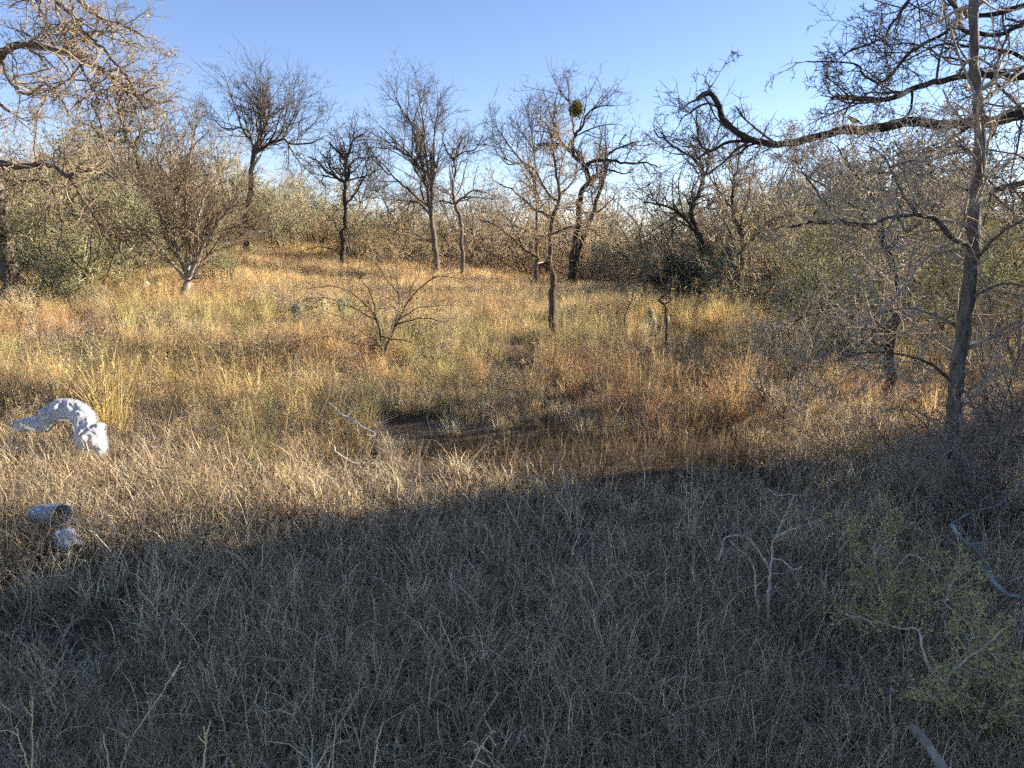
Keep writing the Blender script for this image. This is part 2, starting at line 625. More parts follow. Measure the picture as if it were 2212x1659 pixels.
# pale forked small tree with a fan of twigs
hero('forked_tree', 'small pale-trunked tree with a dense fan of twigs left of the field', C1, None,
     [([(905, 1530), (915, 1460), (935, 1400), (930, 1330), (940, 1240), (930, 1120), (920, 1000), (930, 860), (960, 700)], 20, 4, 0.3),
      ([(935, 1390), (970, 1310), (1000, 1240), (1060, 1150), (1130, 1050), (1200, 960)], 10, 3, -0.6),
      ([(930, 1380), (900, 1300), (880, 1230), (830, 1130), (790, 1030), (740, 920)], 9, 3, 0.7),
      ([(925, 1400), (860, 1310), (800, 1240), (720, 1170), (640, 1120)], 7, 2.5, -0.9),
      ([(950, 1360), (1030, 1290), (1100, 1220), (1200, 1180), (1300, 1150)], 7, 2.5, 0.6),
      ([(940, 1250), (970, 1120), (1010, 990), (1040, 860), (1060, 760)], 7, 2.5, 0.9),
      ([(935, 1250), (890, 1120), (870, 980), (850, 860), (850, 700)], 7, 2.5, -0.7)],
     M['bark_pale'], True, M['twig_brown'], style(wig=0.15, up=0.07, kids=[0, 5, 7], angle=(22, 62), ratio=(0.35, 0.65), rmin=0.0042, lift=0.28), 120, 1.55, 2, 0.02, 5, 10,
     lower=0.25, leaf=(350, 0.045, M['leaf_dark_green']))

hero('gnarled_tree', 'dark gnarled tree behind the pale forked tree, leaning to its fork', C1, None,
     [([(850, 1210), (810, 1050), (760, 960), (695, 830), (672, 745), (635, 700), (622, 645), (600, 580), (603, 450)], 17, 4, 0.5),
      ([(635, 700), (570, 702), (510, 688), (470, 640), (400, 610)], 8, 2.5, -0.8),
      ([(672, 745), (690, 690), (730, 655), (790, 632), (830, 600)], 9, 3, 0.8),
      ([(600, 580), (560, 540), (530, 520), (470, 540)], 5, 2, 0.6),
      ([(760, 960), (700, 930), (620, 900), (560, 860)], 7, 2.5, 1.0)],
     M['bark_dark'], True, M['twig_dark'], crook, 46, 1.7, 2, 0.04, 8, Y=21, lower=0.3)

hero('broken_tree', 'broken-topped tree with a bark-stripped spike right of the pale forked tree', C1, None,
     [([(1225, 1190), (1235, 1000), (1248, 850), (1262, 770), (1290, 690), (1322, 610), (1308, 535)], 13, 6, 0.3),
      ([(1266, 770), (1330, 722), (1400, 695), (1460, 718), (1560, 708), (1610, 680)], 8, 2, -0.8),
      ([(1262, 765), (1250, 690), (1212, 642), (1120, 640), (1070, 600)], 7, 2, 0.8),
      ([(1322, 610), (1340, 560), (1330, 480)], 4, 1.5, 0.4),
      ([(1400, 695), (1440, 620), (1470, 560), (1480, 500)], 4, 1.5, 0.6)],
     M['bark_brown'], True, M['twig_dark'], style(**{**fan, 'wig': 0.2, 'rmin': 0.0052}), 60, 2.1, 2, 0.03, 12, Y=25, lower=0.4)

hero('twisted_tree', 'thin twisted tree between the broken-topped tree and the tall tree', C2, None,
     [([(222, 1120), (228, 1000), (240, 850), (235, 700), (255, 650), (245, 570), (270, 490), (330, 440)], 11, 3, 0.4),
      ([(235, 700), (180, 660), (130, 632), (90, 580), (40, 560)], 7, 2, -0.8),
      ([(246, 570), (195, 530), (155, 490)], 6, 3, 0.6),
      ([(240, 830), (300, 740), (350, 650), (340, 560)], 5, 2, 0.8)],
     M['bark_dark'], True, M['twig_dark'], crook, 46, 1.9, 2, 0.04, 17, Y=26, lower=0.35)

hero('tall_tree', 'tallest slender bare tree with an upright fan crown beyond the field', C2, None,
     [([(716, 1135), (704, 1000), (692, 900), (674, 750), (652, 640), (622, 540), (602, 450), (562, 350), (500, 250)], 14, 2.5, 0.4),
      ([(692, 900), (690, 750), (668, 600), (652, 450), (642, 350), (620, 225)], 9, 2, -0.6),
      ([(668, 830), (600, 760), (520, 690), (440, 630), (370, 560)], 7, 2, -0.9),
      ([(652, 640), (580, 560), (500, 480), (420, 400)], 6, 2, 0.9),
      ([(690, 700), (702, 560), (706, 440), (722, 300)], 6, 2, 0.5),
      ([(700, 1000), (620, 990), (560, 965), (500, 960)], 6, 2.5, -0.8),
      ([(690, 880), (620, 800), (540, 790), (460, 780)], 5, 2, 0.8)],
     M['bark_grey'], True, M['twig_dark'], style(**{**fan, 'rmin': 0.0052}), 62, 2.2, 2, 0.02, 23, Y=26.5, lower=0.4)

hero('slim_tree', 'slim crooked bare tree standing just right of the tall tree', C2, None,
     [([(850, 1130), (846, 980), (840, 880), (815, 810), (800, 740), (815, 640), (805, 580), (850, 540), (920, 520), (960, 440)], 10, 2, 0.4),
      ([(805, 580), (760, 500), (740, 430)], 5, 2, 0.6),
      ([(815, 800), (870, 760), (920, 735), (1000, 760)], 6, 2, -0.7),
      ([(815, 810), (750, 790), (700, 800)], 4, 2, 0.5)],
     M['bark_grey'], True, M['twig_dark'], style(**{**crook, 'rmin': 0.005}), 42, 1.8, 2, 0.035, 29, Y=26, lower=0.4)

hero('slender_tree', 'straight slender bare tree close left of the mistletoe tree', C2, None,
     [([(1236, 1160), (1240, 1000), (1240, 850), (1235, 680), (1222, 500), (1205, 390)], 8, 2, 0.3),
      ([(1235, 680), (1150, 570), (1080, 480), (1040, 420)], 5, 1.8, -0.8),
      ([(1233, 640), (1160, 590), (1090, 600), (1030, 540)], 4.5, 1.8, 0.8),
      ([(1228, 560), (1270, 450), (1290, 360)], 4, 1.8, 0.6)],
     M['bark_grey'], True, M['twig_dark'], style(**{**fan, 'rmin': 0.005}), 46, 1.8, 2, 0.025, 31, Y=25, lower=0.4)

mt = hero('mistletoe_tree', 'spreading dark tree with a yellow-green mistletoe ball in its crown', C2, None,
     [([(1425, 1190), (1448, 1000), (1460, 850), (1472, 750), (1512, 690), (1492, 610), (1430, 550), (1380, 500), (1335, 490)], 17, 6, 0.5),
      ([(1435, 552), (1432, 470), (1480, 400), (1502, 340), (1560, 300), (1640, 290)], 8, 2, -0.6),
      ([(1492, 605), (1550, 580), (1620, 578), (1700, 590), (1800, 590), (1870, 610)], 9, 2.5, -1.2),
      ([(1480, 1160), (1520, 900), (1560, 770), (1600, 650), (1602, 560), (1680, 510), (1760, 480)], 12, 3, 0.9),
      ([(1380, 500), (1340, 420), (1330, 320), (1350, 220)], 6, 2, 0.6),
      ([(1450, 440), (1420, 350), (1410, 230), (1400, 150)], 5, 1.8, 0.8),
      ([(1512, 690), (1550, 660), (1558, 610)], 6, 4, 0.2),
      ([(1640, 620), (1700, 650), (1750, 620)], 4, 2, -0.5),
      ([(1540, 850), (1600, 820), (1650, 760)], 5, 2, 0.5)],
     M['bark_dark'], True, M['twig_dark'], style(**{**crook, 'rmin': 0.0052, 'lift': 0.3}), 92, 1.7, 2, 0.03, 37, Y=24.5, lower=0.45)

hero('field_tree', 'thin bare tree standing alone in the middle of the dry field', C2, None,
     [([(1327, 1545), (1322, 1300), (1328, 1200), (1311, 1130), (1311, 1000), (1326, 880), (1356, 790), (1355, 700), (1330, 560), (1320, 450), (1285, 380)], 17, 2.6, 0.3),
      ([(1311, 1125), (1200, 1060), (1120, 990), (1030, 920), (930, 880)], 7, 2, -0.7),
      ([(1326, 875), (1220, 830), (1130, 750), (1010, 680)], 6, 2, 0.6),
      ([(1356, 790), (1300, 750), (1240, 640), (1180, 590)], 6, 2, -0.4),
      ([(1360, 760), (1420, 700), (1470, 600), (1500, 520)], 5, 1.8, 0.5),
      ([(1316, 960), (1400, 930), (1480, 920), (1570, 960)], 5, 1.8, -0.6),
      ([(1311, 1000), (1230, 960), (1140, 930), (1050, 850)], 5, 1.8, 0.7),
      ([(1340, 700), (1380, 560), (1400, 450)], 5, 1.8, 0.4)],
     M['bark_brown'], True, M['twig_red'], style(wig=0.26, up=0.03, kids=[0, 4, 5], angle=(35, 80), ratio=(0.35, 0.65), rmin=0.0028, lift=0.1), 115, 0.75, 2, 0.025, 41, 10, lower=0.38)

hero('bent_tree', 'dark S-bent bare tree right of the mistletoe tree beyond the field', C3, None,
     [([(262, 960), (235, 860), (222, 810), (237, 765), (268, 700), (262, 650), (236, 615), (150, 560), (80, 500)], 15, 3, 0.4),
      ([(265, 670), (292, 600), (252, 540), (243, 440)], 7, 2.5, 0.6),
      ([(262, 905), (200, 840), (130, 790), (40, 775)], 9, 3, -0.8),
      ([(250, 590), (330, 560), (380, 600)], 5, 2, -0.5)],
     M['bark_dark'], True, M['twig_dark'], style(**{**crook, 'lift': 0.3, 'rmin': 0.0055}), 66, 1.6, 2, 0.035, 43, Y=21.5, lower=0.35)

hero('edge_tree', 'bushy bare tree with forked base at the right end of the field', C3, 700,
     [([(405, 1240), (396, 1100), (420, 950), (406, 880), (380, 780), (385, 700), (405, 600), (400, 480)], 14, 2.5, 0.3),
      ([(425, 940), (480, 890), (540, 835), (610, 825)], 8, 3, -0.5),
      ([(400, 1200), (430, 1130), (445, 1020), (440, 930)], 7, 3, 0.4),
      ([(406, 880), (440, 760), (460, 640), (500, 520)], 5, 2, 0.5),
      ([(390, 800), (330, 740), (300, 640)], 5, 2, -0.4)],
     M['bark_brown'], True, M['twig_grey'], style(**{**near, 'rmin': 0.0035, 'lift': 0.3, 'up': 0.06}), 85, 1.1, 2, 0.03, 47, Y=15.5, lower=0.3)

hero('dark_trunk_tree', 'black-barked tree with a low tangled crown behind the big grey trunk', C3, None,
     [([(975, 1545), (982, 1340), (1010, 1200), (1002, 1050), (962, 935), (925, 880), (830, 858), (700, 852), (600, 870)], 26, 5, 0.5),
      ([(985, 960), (1040, 890), (1130, 842), (1200, 780)], 12, 5, -0.5),
      ([(975, 1330), (915, 1300), (925, 1255), (885, 1250)], 10, 6, -0.3),
      ([(962, 935), (950, 820), (900, 720), (830, 640), (780, 560)], 9, 3, -0.6),
      ([(925, 880), (830, 780), (740, 720), (640, 660)], 8, 3, 0.7),
      ([(1040, 890), (1010, 760), (1040, 640), (1000, 540)], 7, 3, 0.5),
      ([(1130, 842), (1160, 720), (1120, 600), (1150, 500)], 7, 3, 0.6),
      ([(980, 1260), (860, 1200), (740, 1190), (620, 1230)], 6, 2.5, -0.8),
      ([(830, 858), (760, 800), (680, 700), (620, 620)], 5, 2, -0.6)],
     M['bark_dark'], True, M['twig_grey'], style(**{**near, 'kids': [0, 5, 7], 'rmin': 0.0036, 'up': 0.04}), 115, 0.95, 2, 0.03, 53, 12, lower=0.3)

hero('grey_trunk_tree', 'tall grey-barked tree trunk rising at the right edge in full shade', C3, None,
     [([(1228, 1650), (1234, 1480), (1258, 1320), (1284, 1100), (1303, 950), (1308, 800), (1326, 600), (1322, 400), (1304, 200), (1302, 0), (1290, -150)], 34, 15, 0.2),
      ([(1300, 965), (1215, 905), (1160, 842), (1085, 820)], 14, 8, -0.5),
      ([(1085, 820), (1010, 700), (960, 600), (900, 560)], 7, 3, 0.6),
      ([(1100, 822), (1000, 830), (900, 860), (780, 840)], 7, 3, -0.4),
      ([(1218, 1460), (1150, 1400), (1040, 1360), (900, 1350), (780, 1380)], 8, 2.5, -0.6),
      ([(1275, 1290), (1180, 1220), (1060, 1180), (930, 1200)], 8, 2.5, 0.3),
      ([(1300, 1010), (1400, 900), (1500, 840)], 9, 5, -0.4),
      ([(1332, 600), (1230, 560), (1110, 600), (980, 640)], 8, 3, -0.5),
      ([(1326, 420), (1420, 330), (1500, 260)], 9, 4, 0.4),
      ([(1290, 1130), (1400, 1090), (1510, 1100)], 8, 3, -0.5)],
     M['bark_grey'], True, M['twig_grey'], style(**{**near, 'kids': [0, 4, 5], 'rmin': 0.0030, 'angle': (40, 88)}), 105, 0.85, 2, 0.012, 59, 14, Y=5.2, lower=0.06, rough=0.11)

big = hero('overhanging_tree', 'great dark tree beyond the right edge with a long dead limb across the sky', C3, None,
     [([(1990, 1500), (1960, 1200), (1900, 900), (1850, 640), (1800, 430), (1780, 200), (1800, -60), (1780, -300)], 46, 26, 0.4, 0.2),
      ([(1815, 470), (1650, 400), (1500, 432), (1400, 460), (1300, 470), (1170, 480), (1050, 465), (950, 487), (870, 500), (800, 497), (700, 525), (600, 548), (530, 552), (450, 535), (390, 500), (342, 455), (326, 400), (292, 358), (262, 365), (245, 382)], 27, 8, -0.8, 0.22),
      ([(290, 358), (292, 338), (310, 315)], 4.5, 1.5, 0.05),
      ([(330, 412), (290, 396), (245, 410), (215, 435), (190, 450), (175, 480)], 5, 2, -0.1),
      ([(450, 537), (350, 550), (300, 580), (262, 560), (248, 515), (240, 430)], 7, 2.5, 0.3),
      ([(480, 545), (440, 560), (408, 588)], 5, 4.5, 0.15),
      ([(560, 552), (530, 560), (503, 580)], 4, 1.5, 0.1),
      ([(1790, 280), (1640, 280), (1500, 292), (1300, 290), (1150, 312), (1050, 350), (980, 380), (880, 378), (800, 372), (760, 378)], 17, 5.5, -1.2, 0.6),
      ([(880, 378), (840, 390), (815, 425), (800, 470)], 6, 3, 0.2),
      ([(1075, 360), (1065, 410), (1040, 450)], 5, 4, 0.2),
      ([(1785, 100), (1640, 60), (1496, 95), (1400, 132), (1300, 130), (1230, 105), (1150, 150), (1060, 200), (960, 310), (885, 292), (860, 250), (770, 236), (665, 235)], 12, 2.2, -0.9),
      ([(1785, 0), (1600, -20), (1496, 20), (1400, 50), (1290, 60), (1230, 25), (1190, -30)], 13, 8, 0.6),
      ([(1780, -200), (1500, -180), (1250, -120), (1110, -60), (1050, 10), (1000, 80), (950, 150), (840, 190), (800, 215)], 12, 2, -1.0),
      ([(1850, 660), (1650, 660), (1500, 700), (1400, 720), (1330, 745), (1200, 700), (1060, 660), (900, 660)], 14, 4, -0.9),
      ([(1500, 432), (1400, 330), (1290, 240), (1190, 220), (1080, 170), (960, 170)], 8, 2.2, 0.8),
      ([(1640, 280), (1450, 200), (1300, 180), (1180, 170), (1050, 230), (980, 250)], 9, 2.2, 0.5),
      ([(1300, 470), (1210, 540), (1120, 580), (1020, 590), (930, 640)], 7, 2.5, -0.6),
      ([(1400, 460), (1350, 560), (1290, 640), (1180, 660)], 7, 2.5, 0.6)],
     M['bark_dark'], True, M['twig_dark'], style(**{**near, 'kids': [0, 5, 6], 'rmin': 0.0038, 'up': 0.0, 'lift': 0.0}), 185, 1.05, 2, 0.018, 61, 12, Y=9.0, lower=0.5, rough=0.10)

# ------------------------------------------------------------------ the arching thorn bush and saplings in the field
def arch_bush(name, label, base, stems, H, bark, tmat, seed, spread=1.0, kids=5, rmin=0.003, L2=0.5, group=None, extra=()):
    rg = random.Random(seed)
    root = thing(name, label, 'shrub', base, group)
    acc = []
    for s in range(stems):
        a = rg.uniform(0, 2 * math.pi)
        tilt = rg.uniform(0.15, 1.0) * spread
        d = Vector((math.cos(a) * tilt, math.sin(a) * tilt, 1.0)).normalized()
        L = H * rg.uniform(0.7, 1.25)
        n = 9
        p = Vector((math.cos(a) * 0.05, math.sin(a) * 0.05, -0.08))
        pts, rad = [p], [0.0085 * H]
        for i in range(n):
            d = d + rvec(rg) * 0.09 + Vector((math.cos(a) * 0.05, math.sin(a) * 0.05, -0.10 * tilt * i / n * 2))
            d.normalize()
            p = p + d * (L / n)
            pts.append(p)
            rad.append(max(rmin, 0.0085 * H * (1 - 0.85 * (i + 1) / n)))
        me = tube_mesh('stem', [(pts, rad, 5)], Vector((0, 0, 0)), 0.05)
        link('stem', me, bark, root)
        for j in range(kids):
            t = rg.uniform(0.2, 1.0)
            x = t * n
            i = min(n - 1, int(x))
            q = pts[i].lerp(pts[i + 1], x - i)
            dd = (pts[i + 1] - pts[i]).normalized()
            sv = rvec(rg)
            sv = (sv - dd * sv.dot(dd)).normalized()
            an = R(rg.uniform(20, 65))
            twig(acc, q, dd * math.cos(an) + sv * math.sin(an), L2 * H * rg.uniform(0.4, 1.0), max(rmin, rad[i] * 0.6), 2, style(wig=0.14, up=-0.015, kids=[0, 3, 4], angle=(18, 60), ratio=(0.3, 0.6), rmin=rmin * 0.8), rg)
    link('crown', tube_mesh('crown', acc, Vector((0, 0, 0))), tmat, root)
    return root

hero('thorn_bush', 'bare arching thorn bush in the dry grass left of the lone field tree', C2, 790,
     [([(425, 1620), (424, 1550), (414, 1450), (388, 1388), (330, 1320), (250, 1262), (170, 1236), (50, 1248)], 6.0, 1.3, -0.5),
      ([(440, 1630), (478, 1500), (530, 1385), (562, 1325), (640, 1240), (730, 1185), (850, 1200)], 6.4, 1.2, 0.4),
      ([(490, 1450), (520, 1340), (514, 1240), (506, 1150), (498, 1060)], 4.5, 1.0, 0.5),
      ([(522, 1400), (620, 1348), (730, 1338)], 3.4, 1.0, -0.5),
      ([(505, 1440), (620, 1405), (740, 1425), (830, 1490)], 3.4, 1.0, -0.7),
      ([(400, 1410), (300, 1362), (180, 1312), (60, 1300), (-60, 1360)], 3.8, 1.0, 0.6),
      ([(424, 1550), (330, 1480), (200, 1395), (60, 1340)], 3.4, 1.0, -0.7),
      ([(516, 1300), (450, 1200), (400, 1120), (330, 1070)], 3.0, 0.9, 0.4),
      ([(562, 1325), (600, 1210), (650, 1110)], 3.0, 0.9, 0.7),
      ([(430, 1500), (540, 1520), (680, 1560), (820, 1600)], 3.0, 0.9, -0.8),
      ([(400, 1420), (370, 1280), (300, 1170), (240, 1110)], 3.0, 0.9, 0.8),
      ([(424, 1560), (300, 1540), (160, 1500), (0, 1520)], 3.0, 0.9, -0.5)],
     M['bark_dark'], True, M['twig_brown'], style(wig=0.16, up=-0.02, kids=[0, 4, 5], angle=(18, 60), ratio=(0.35, 0.7), rmin=0.0026, lift=0.05), 120, 0.62, 2, 0.02, 71, 8, lower=0.2)

def sapling(label, conv, limbs, seed, tm, n1=10, L1=0.3, Y=None, v=None):
    return hero('sapling', label, conv, v, limbs, M['bark_brown'], True, tm, style(wig=0.25, up=0.03, kids=[0, 3, 3], angle=(25, 60), ratio=(0.4, 0.7), rmin=0.0026), n1, L1, 1, 0.02, seed, 6, Y=Y, lower=0.5)
sapling('pale bare sapling forked like a goblet beside prickly pear pads in the field', C3,
        [([(126, 1395), (124, 1200), (118, 1166), (98, 1150), (132, 1118), (108, 1080), (92, 1020), (85, 985)], 6, 2, 0.05),
         ([(118, 1166), (142, 1150), (138, 1100), (120, 1060), (100, 1010)], 3.5, 1.8, 0.1),
         ([(138, 1110), (165, 1070), (195, 1035)], 2.5, 1.3, -0.1)], 73, M['twig_grey'], 16, 0.32)
sapling('thin crooked sapling between the lone field tree and the goblet-shaped sapling', C2,
        [([(1703, 1540), (1700, 1430), (1712, 1370), (1738, 1310), (1745, 1270)], 4, 1.6, 0.05)], 79, M['twig_dark'], 6, 0.25)

# ------------------------------------------------------------------ thicket shrubs: a few kinds, copied
def shrub_kind(seed, H, W, stems, tm, bm, leaf=None, st=None, up=1.0, rmin=0.005, dense=5, lv=2):
    rg = random.Random(seed)
    acc = []
    st = st or style(wig=0.24, up=0.03, kids=[0, 4, 5], angle=(20, 65), ratio=(0.35, 0.65), rmin=rmin)
    thick = []
    for s in range(stems):
        a = rg.uniform(0, 2 * math.pi)
        r0 = rg.uniform(0, 0.25) * W
        tl = rg.uniform(0.05, 0.9) * W / H * up
        d = Vector((math.cos(a) * tl, math.sin(a) * tl, 1)).normalized()
        L = H * rg.uniform(0.55, 1.05)
        p = Vector((math.cos(a) * r0, math.sin(a) * r0, -0.1))
        n = 7
        pts, rad = [p], [0.010 * H + 0.004]
        for i in range(n):
            d = (d + rvec(rg) * 0.16).normalized()
            p = p + d * (L / n)
            pts.append(p)
            rad.append((0.010 * H + 0.004) * (1 - 0.75 * (i + 1) / n))
        thick.append((pts, rad, 4))
        for j in range(dense):
            t = rg.uniform(0.08, 1.0)
            x = t * n
            i = min(n - 1, int(x))
            q = pts[i].lerp(pts[i + 1], x - i)
            dd = (pts[i + 1] - pts[i]).normalized()
            sv = rvec(rg)
            sv = (sv - dd * sv.dot(dd)).normalized()
            an = R(rg.uniform(25, 75))
            twig(acc, q, dd * math.cos(an) + sv * math.sin(an), H * rg.uniform(0.18, 0.42), max(rmin, rad[i] * 0.55), lv, st, rg)
    ms = tube_mesh('stems', thick, Vector((0, 0, 0)))
    ms.materials.append(bm)
    mc = tube_mesh('crown', acc, Vector((0, 0, 0)))
    mc.materials.append(tm)
    ml = None
    if leaf:
        nl, size, lm = leaf
        v, q = leaf_quads(tip_points(acc, nl, 0.05), size)
        ml = mesh_np('leaves', v, q, smooth=False)
        ml.materials.append(lm)
    return ms, mc, ml

KIND = {
    'brown': shrub_kind(101, 2.6, 1.7, 14, M['twig_red'], M['bark_brown'], rmin=0.006),
    'brown2': shrub_kind(102, 2.4, 2.0, 16, M['twig_red'], M['bark_brown'], rmin=0.006),
    'grey': shrub_kind(103, 2.8, 1.6, 14, M['twig_grey'], M['bark_grey'], rmin=0.006),
    'tan': shrub_kind(104, 2.0, 1.3, 18, M['twig_tan'], M['twig_tan'], rmin=0.005, up=0.8),
    'green': shrub_kind(105, 2.3, 1.8, 14, M['twig_grey'], M['bark_grey'], (5200, 0.055, M['leaf_grey_green']), rmin=0.005),
    'dark': shrub_kind(106, 1.6, 1.7, 14, M['twig_dark'], M['bark_dark'], (6500, 0.06, M['leaf_dark_green']), rmin=0.005),
    'olive': shrub_kind(107, 2.6, 1.7, 15, M['twig_green'], M['bark_grey'], (2600, 0.045, M['leaf_grey_green']), rmin=0.005),
}
NEAR = {
    'wisp': shrub_kind(111, 1.5, 1.0, 16, M['twig_tan'], M['twig_tan'], rmin=0.0022, dense=5, up=0.8),
    'thorn': shrub_kind(112, 1.8, 1.5, 12, M['twig_grey'], M['bark_grey'], rmin=0.0026, dense=7),
    'leafy': shrub_kind(113, 2.0, 1.5, 14, M['twig_green'], M['bark_grey'], (9000, 0.036, M['leaf_grey_green']), rmin=0.0026, dense=6),
    'low': shrub_kind(114, 0.8, 1.2, 14, M['twig_grey'], M['bark_grey'], rmin=0.002, dense=6),
}
KIND.update(NEAR)

def shrub(kind, x, y, s, label, group, name='shrub', rot=None, sink=0.0):
    ms, mc, ml = KIND[kind]
    root = thing(name, label, 'shrub', (x, y, terrain(x, y) - sink), group)
    root.rotation_euler = (rng.gauss(0, 0.04), rng.gauss(0, 0.04), rng.uniform(0, 6.28) if rot is None else rot)
    root.scale = (s * rng.uniform(0.85, 1.15), s * rng.uniform(0.85, 1.15), s)
    link('stems', ms, None, root)
    link('crown', mc, None, root)
    if ml:
        link('leaves', ml, None, root)
    return root

LB = {
    'brown': 'bare reddish-brown shrub', 'brown2': 'wide bare brown twiggy shrub', 'grey': 'tall bare grey twiggy shrub',
    'tan': 'straw-coloured upright bare shrub', 'green': 'grey-green small-leaved shrub', 'dark': 'low dark green shrub', 'olive': 'olive thin-leaved shrub',
}
MARKS = [(30, 'leaning tree'), (300, 'gnarled tree'), (390, 'pale forked tree'), (540, 'broken-topped tree'), (745, 'twisted tree'), (940, 'tall tree'),
         (1005, 'slim crooked tree'), (1190, 'lone field tree'), (1265, 'mistletoe tree'), (1515, 'S-bent tree'), (1600, 'forked-base tree'), (1920, 'black trunk'), (2070, 'big grey trunk')]
def near_mark(u):
    mu, nm = min(MARKS, key=lambda m: abs(m[0] - u))
    return ('behind the ' if abs(u - mu) < 26 else 'left of the ' if u < mu else 'right of the ') + nm

# rows of thicket by picture column u and distance Y
def thicket():
    for row, (dy, n) in enumerate(((0, 44), (3.6, 42), (8, 38), (14, 30))):
        for k in range(n):
            u = -160 + (2212 + 320) * (k + rng.uniform(0.1, 0.9)) / n
            # distance of the edge of the field along this column
            if u < 620:
                Y = 20 + 9 * sstep(100, 620, u)
            elif u < 1150:
                Y = 30
            else:
                Y = 29 - 12 * sstep(1150, 1800, u)
            Y += dy + rng.uniform(-2.6, 2.0)
            kk = rng.choices(['brown', 'brown2', 'grey', 'tan', 'green', 'dark', 'olive'],
                             [5, 4, 2.4, 3.6, 1.4, 0.7 if row == 0 else 0, 2.6 if u < 700 or u > 1500 else 0.9])[0]
            d = ray(u, 560)
            x = d.x * Y / d.y
            s = rng.choice((0.6, 0.8, 0.95, 1.1, 1.3, 1.5)) * rng.uniform(0.9, 1.1) * (0.85 + 0.14 * row) * (0.9 if kk == 'tan' else 1)
            if u < 700 or u > 1560:
                s *= 1.18
            lab = LB[kk] + ' in the ' + ('front', 'second', 'third', 'rear')[row] + ' thicket ' + near_mark(u)
            shrub(kk, x, Y, s, lab, 'shrubs of the thicket behind the field')
thicket()

# bare trees farther back showing their tops over the thicket
def far_tree_kind(seed, H):
    rg = random.Random(seed)
    acc, thick = [], []
    p = Vector((0, 0, -0.2))
    d = Vector((rg.gauss(0, 0.1), rg.gauss(0, 0.1), 1)).normalized()
    pts, rad = [p], [0.11]
    n = 8
    for i in range(n):
        d = (d + rvec(rg) * 0.15 + Vector((0, 0, 0.08))).normalized()
        p = p + d * (H * 0.75 / n)
        pts.append(p)
        rad.append(0.11 * (1 - 0.75 * (i + 1) / n))
    trunk = (pts, rad, 7)
    limbs = []
    for j in range(9):
        t = rg.uniform(0.35, 1.0)
        x = t * n
        i = min(n - 1, int(x))
        q = pts[i].lerp(pts[i + 1], x - i)
        a = rg.uniform(0, 6.28)
        dd = Vector((math.cos(a), math.sin(a), rg.uniform(0.3, 1.3))).normalized()
        lp, lr = [q], [rad[i] * 0.6]
        for k in range(5):
            dd = (dd + rvec(rg) * 0.25 + Vector((0, 0, 0.1))).normalized()
            q = q + dd * (H * 0.09 * rg.uniform(0.7, 1.3))
            lp.append(q)
            lr.append(rad[i] * 0.6 * (1 - 0.14 * (k + 1)))
        limbs.append((lp, lr, 5))
        for k in range(5):
            m_ = rg.randint(1, 5)
            s = rvec(rg) * 0.6
            twig(acc, lp[m_], ((lp[m_] - lp[m_ - 1]).normalized() + s).normalized(), H * rg.uniform(0.14, 0.26), 0.014, 2, style(**{**fan, 'rmin': 0.007, 'kids': [0, 4, 5]}), rg)
    return tube_mesh('trunk', [trunk], Vector(), 0.06), [tube_mesh('limb', [l], Vector()) for l in limbs], tube_mesh('crown', acc, Vector())
FAR = [far_tree_kind(s, H) for s, H in ((201, 6.0), (202, 5.2), (203, 6.6))]
for tr, lm, cr in FAR:
    tr.materials.append(M['bark_grey'])
    cr.materials.append(M['twig_dark'])
    for l in lm:
        l.materials.append(M['bark_grey'])
def far_trees():
    n = 34
    for k in range(n):
        u = -120 + 2450 * (k + rng.uniform(0.1, 0.9)) / n
        Y = rng.uniform(36, 56) - (8 if u > 1500 else 0)
        d = ray(u, 560)
        x = d.x * Y / d.y
        tr, lm, cr = FAR[k % 3]
        s = rng.uniform(0.62, 0.95)
        root = thing('bare_tree', 'grey bare tree far back beyond the thicket ' + near_mark(u), 'tree', (x, Y, terrain(x, Y)), 'bare trees behind the thicket')
        root.rotation_euler = (0, 0, rng.uniform(0, 6.28))
        root.scale = (s, s, s)
        link('trunk', tr, None, root)
        for l in lm:
            link('limb', l, None, root)
        link('crown', cr, None, root)
far_trees()

# nearer shrubs, each placed for itself
def put(kind, u, v, s, label, name='shrub', group=None, rot=None):
    p = ground_hit(u, v)
    return shrub(kind, p.x, p.y, s, label, group, name, rot)
put('leafy', 1790, 760, 1.1, 'grey-green leafy shrub right of the bushy forked-base tree')
put('leafy', 1890, 735, 1.25, 'grey-green leafy shrub right behind the black-barked trunk')
put('leafy', 2120, 760, 1.35, 'grey-green leafy shrub behind the big grey trunk')
put('thorn', 2200, 830, 1.0, 'bare grey shrub at the right edge behind the grey trunk')
put('wisp', 1700, 830, 0.62, 'sunlit straw-coloured wispy shrub left of the black-barked trunk')
put('wisp', 1610, 800, 0.5, 'small sunlit wispy shrub in front of the forked-base tree')
put('thorn', 2010, 905, 0.4, 'small bare shrub between the black trunk and the grey trunk')
put('low', 2190, 1010, 1.0, 'low grey bare shrub right of the grey trunk base')
put('low', 2050, 1060, 0.8, 'low grey brush in front of the grey trunk base')
put('leafy', 170, 640, 1.35, 'olive leafy shrub right of the leaning tree trunk')
put('leafy', 60, 600, 1.6, 'olive leafy shrub just behind the leaning tree trunk')
put('olive', 300, 600, 1.0, 'olive thin-leaved shrub left of the pale forked tree')
put('thorn', 620, 700, 0.55, 'small bare thorny shrub left of the prickly pear clump')
put('olive', 470, 625, 0.8, 'sunlit olive shrub right of the pale forked trunk')
put('wisp', 560, 690, 0.55, 'wispy straw-coloured shrub right of the pale forked tree')
